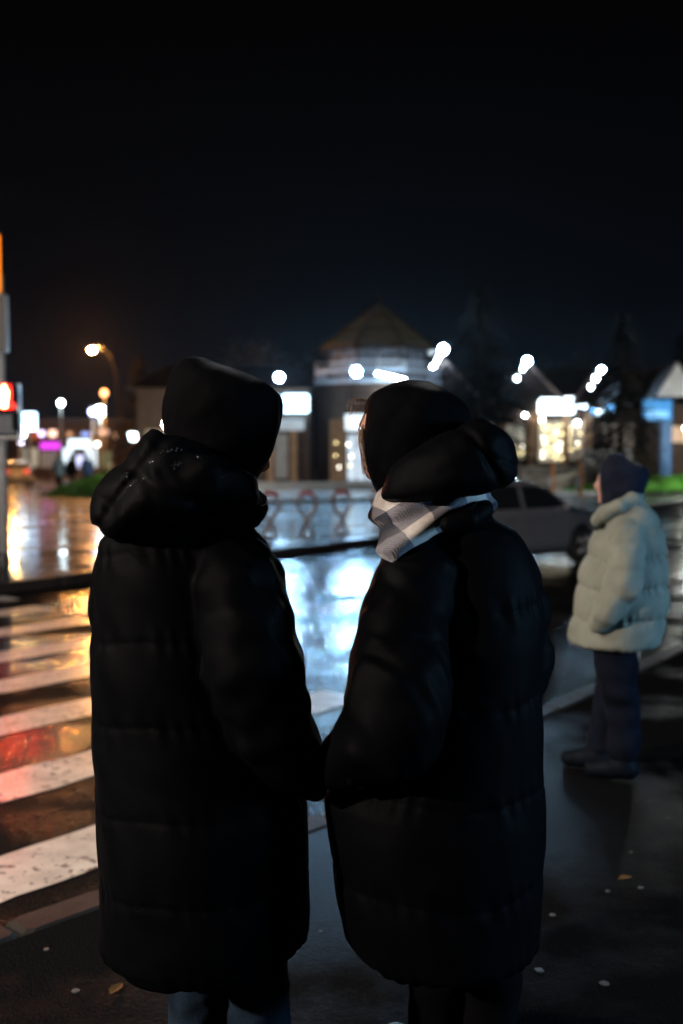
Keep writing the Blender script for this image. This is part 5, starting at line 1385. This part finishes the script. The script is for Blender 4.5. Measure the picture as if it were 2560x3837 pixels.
# --- the third person by the kerb: pale padded coat, navy hood, facing left
third = empty('person', (1.42, 4.88, 0), label='person in pale padded coat and navy hood standing by the kerb', cat='person')
F = Field((1.05, 4.5, .58), (1.68, 5.2, 1.50), .009)
d, ang = stack(F, DT['p3_coat'], .02)
d = d + seam_puff(F, [.64, .80, .955, 1.10, 1.245, 1.45], .026, ang, .006, 7) + crumple(F, .004, 101, .16)
arm = chain(F, DT['p3_arm'], .02, .02, .13) + crumple(F, .005, 102, .1)
d = smin(d, arm, .012)
d = smin(d, chain(F, DT['p3_collar'], .012) + crumple(F, .003, 103, .1), .012)
place(clothes(F, d, 'padded_coat', M['coat_pale'], third))
F = Field((1.18, 4.70, 1.25), (1.62, 5.06, 1.66), .008)
d, ang = stack(F, DT['p3_hood'], .01, .02)
pf = (-.955, .297)
d = d - .012 + crumple(F, .004, 111, .12)
d = smax(d, -ellipsoid(F, (1.40 + pf[0] * .19, 4.88 + pf[1] * .19 + .015, 1.45), (.085, .058, .105), pf), .01)
place(clothes(F, d, 'hood', M['cap_navy'], third))
F = Field((1.18, 4.6, 1.15), (1.55, 5.06, 1.45), .008)
place(clothes(F, chain(F, DT['p3_collar_shade'], .03) + crumple(F, .004, 112, .06), 'scarf', M['collar_shade_green'], third))  # dark green collar inside and the shade before the chest, built as one part
F = Field((1.10, 4.5, 0.0), (1.68, 5.2, 1.62), .010)
hips = [(1.40, 4.83, .84), (1.39, 4.99, .84)]; knees = [(1.385, 4.82, .46), (1.375, 4.99, .46)]; ank = [(1.385, 4.82, .09), (1.305, 5.0, .09)]
A3 = [np.array(p[:3]) for p in DT['p3_arm']]
W3 = A3[6] + np.array((.03, .07, .03))
hl = hand_field(F, W3, W3 + np.array((-.01, .05, -.03)), (0, -1, 0), (-.2, .6, -.5))
hr = hand_field(F, (1.32, 5.0, .80), (1.29, 4.97, .76), (0, 1, 0), (-.5, -.3, -.5))
bd = make_body(third, F, (1.357, 4.888, 1.452), pf, (1.41, 4.88, 1.30), hips, knees, ank, [(1.43, 4.80, 1.20), (1.42, 4.98, 1.20)], [tuple(A3[4] + np.array((0, .03, 0))), (1.43, 5.0, .97)], [tuple(W3), (1.32, 5.0, .80)], [hl, hr], .95)
place(bd)
F = Field((1.12, 4.6, .03), (1.66, 5.2, .90), .009)
d = smin(chain(F, DT['p3_leg1'], .02), chain(F, DT['p3_leg2'], .02), .01) + crumple(F, .006, 121, .13, 8, .7)
place(clothes(F, np.maximum(d, .10 - F.Z), 'trousers', M['trousers_navy'], third))
F = Field((1.02, 4.6, -.01), (1.66, 5.2, .26), .008)
for i in (0, 1):
    place(clothes(F, shoe(F, ank[i], pf, .245, .03), 'boot', M['boot_blue'], third))

# --- far passers-by on the pavement at the left
F = Field((-.45, -.3, -.01), (.45, .3, 1.80), .03)
def passer(x, y, a, label, coat_m, seed, hgt=1.0):
    r_ = random.Random(seed)
    root = empty('person', (x, y, 0), a, label=label, cat='person', group='far passers-by')
    hd, eyes = head_field(F, (0, 0, 1.58), (1.0, 0.0))
    d = smin(hd, chain(F, [(0, 0, 1.5, .06), (0, 0, 1.35, .1), (0, 0, .95, .13)]), .04)
    st = r_.uniform(.05, .2)
    for s in (-1, 1):
        d = smin(d, chain(F, [(0, s * .09, .92, .09), (s * st * .5, s * .09, .5, .065), (s * st - .05, s * .09, .06, .05), (s * st + .1, s * .09, .04, .045)]), .03)
        d = smin(d, chain(F, [(0, s * .17, 1.38, .06), (-s * .05, s * .24, 1.1, .05), (-s * st * .6, s * .23, .85, .04)]), .03)
    solid(F, d, 'body', M['trousers_navy'], root)
    c = smin(chain(F, [(0, 0, 1.40, .13), (0, 0, 1.1, .19), (0, 0, .80, .21)], .04), chain(F, [(0, .17, 1.38, .09), (0, .26, 1.1, .08), (0, .24, .9, .07)]), .03)
    c = smin(c, chain(F, [(0, -.17, 1.38, .09), (0, -.26, 1.1, .08), (0, -.24, .9, .07)]), .03)
    solid(F, np.maximum(c, .74 - F.Z), 'coat', coat_m, root)
    solid(F, np.maximum(ellipsoid(F, (-.01, 0, 1.62), (.12, .10, .12)), 1.57 - F.Z), 'hat', M['cap_navy'], root)
passer(-12.9, 45.5, 1.4, 'leftmost far passer-by in pale blue coat beside the left lawn', mat('pale_blue_coat', (.2, .32, .42), .8, .2), 1)
passer(-12.6, 46.5, 1.2, 'far passer-by in dark coat next to the pale blue coat', M['trousers_black'], 2)
passer(-12.0, 47.0, 1.8, 'far passer-by in blue coat nearest the left lawn', mat('blue_coat', (.06, .12, .3), .8, .2), 3)

# ------------------------------------------------------------------ humid night air
hz = MB().box((0, 45, 9.4), (190, 170, 21.2)).build('haze', None)
tag(hz, 'thin humid night air glowing round the lamps', kind='stuff')
hm = bpy.data.materials.new('thin_haze')
hm.use_nodes = True
hm.node_tree.nodes.clear()
ho = hm.node_tree.nodes.new('ShaderNodeOutputMaterial')
hv_ = hm.node_tree.nodes.new('ShaderNodeVolumePrincipled')
hv_.inputs['Color'].default_value = (.9, .92, .95, 1)
hv_.inputs['Density'].default_value = .00007
hv_.inputs['Anisotropy'].default_value = .8
hm.node_tree.links.new(hv_.outputs[0], ho.inputs['Volume'])
hz.data.materials.append(hm)
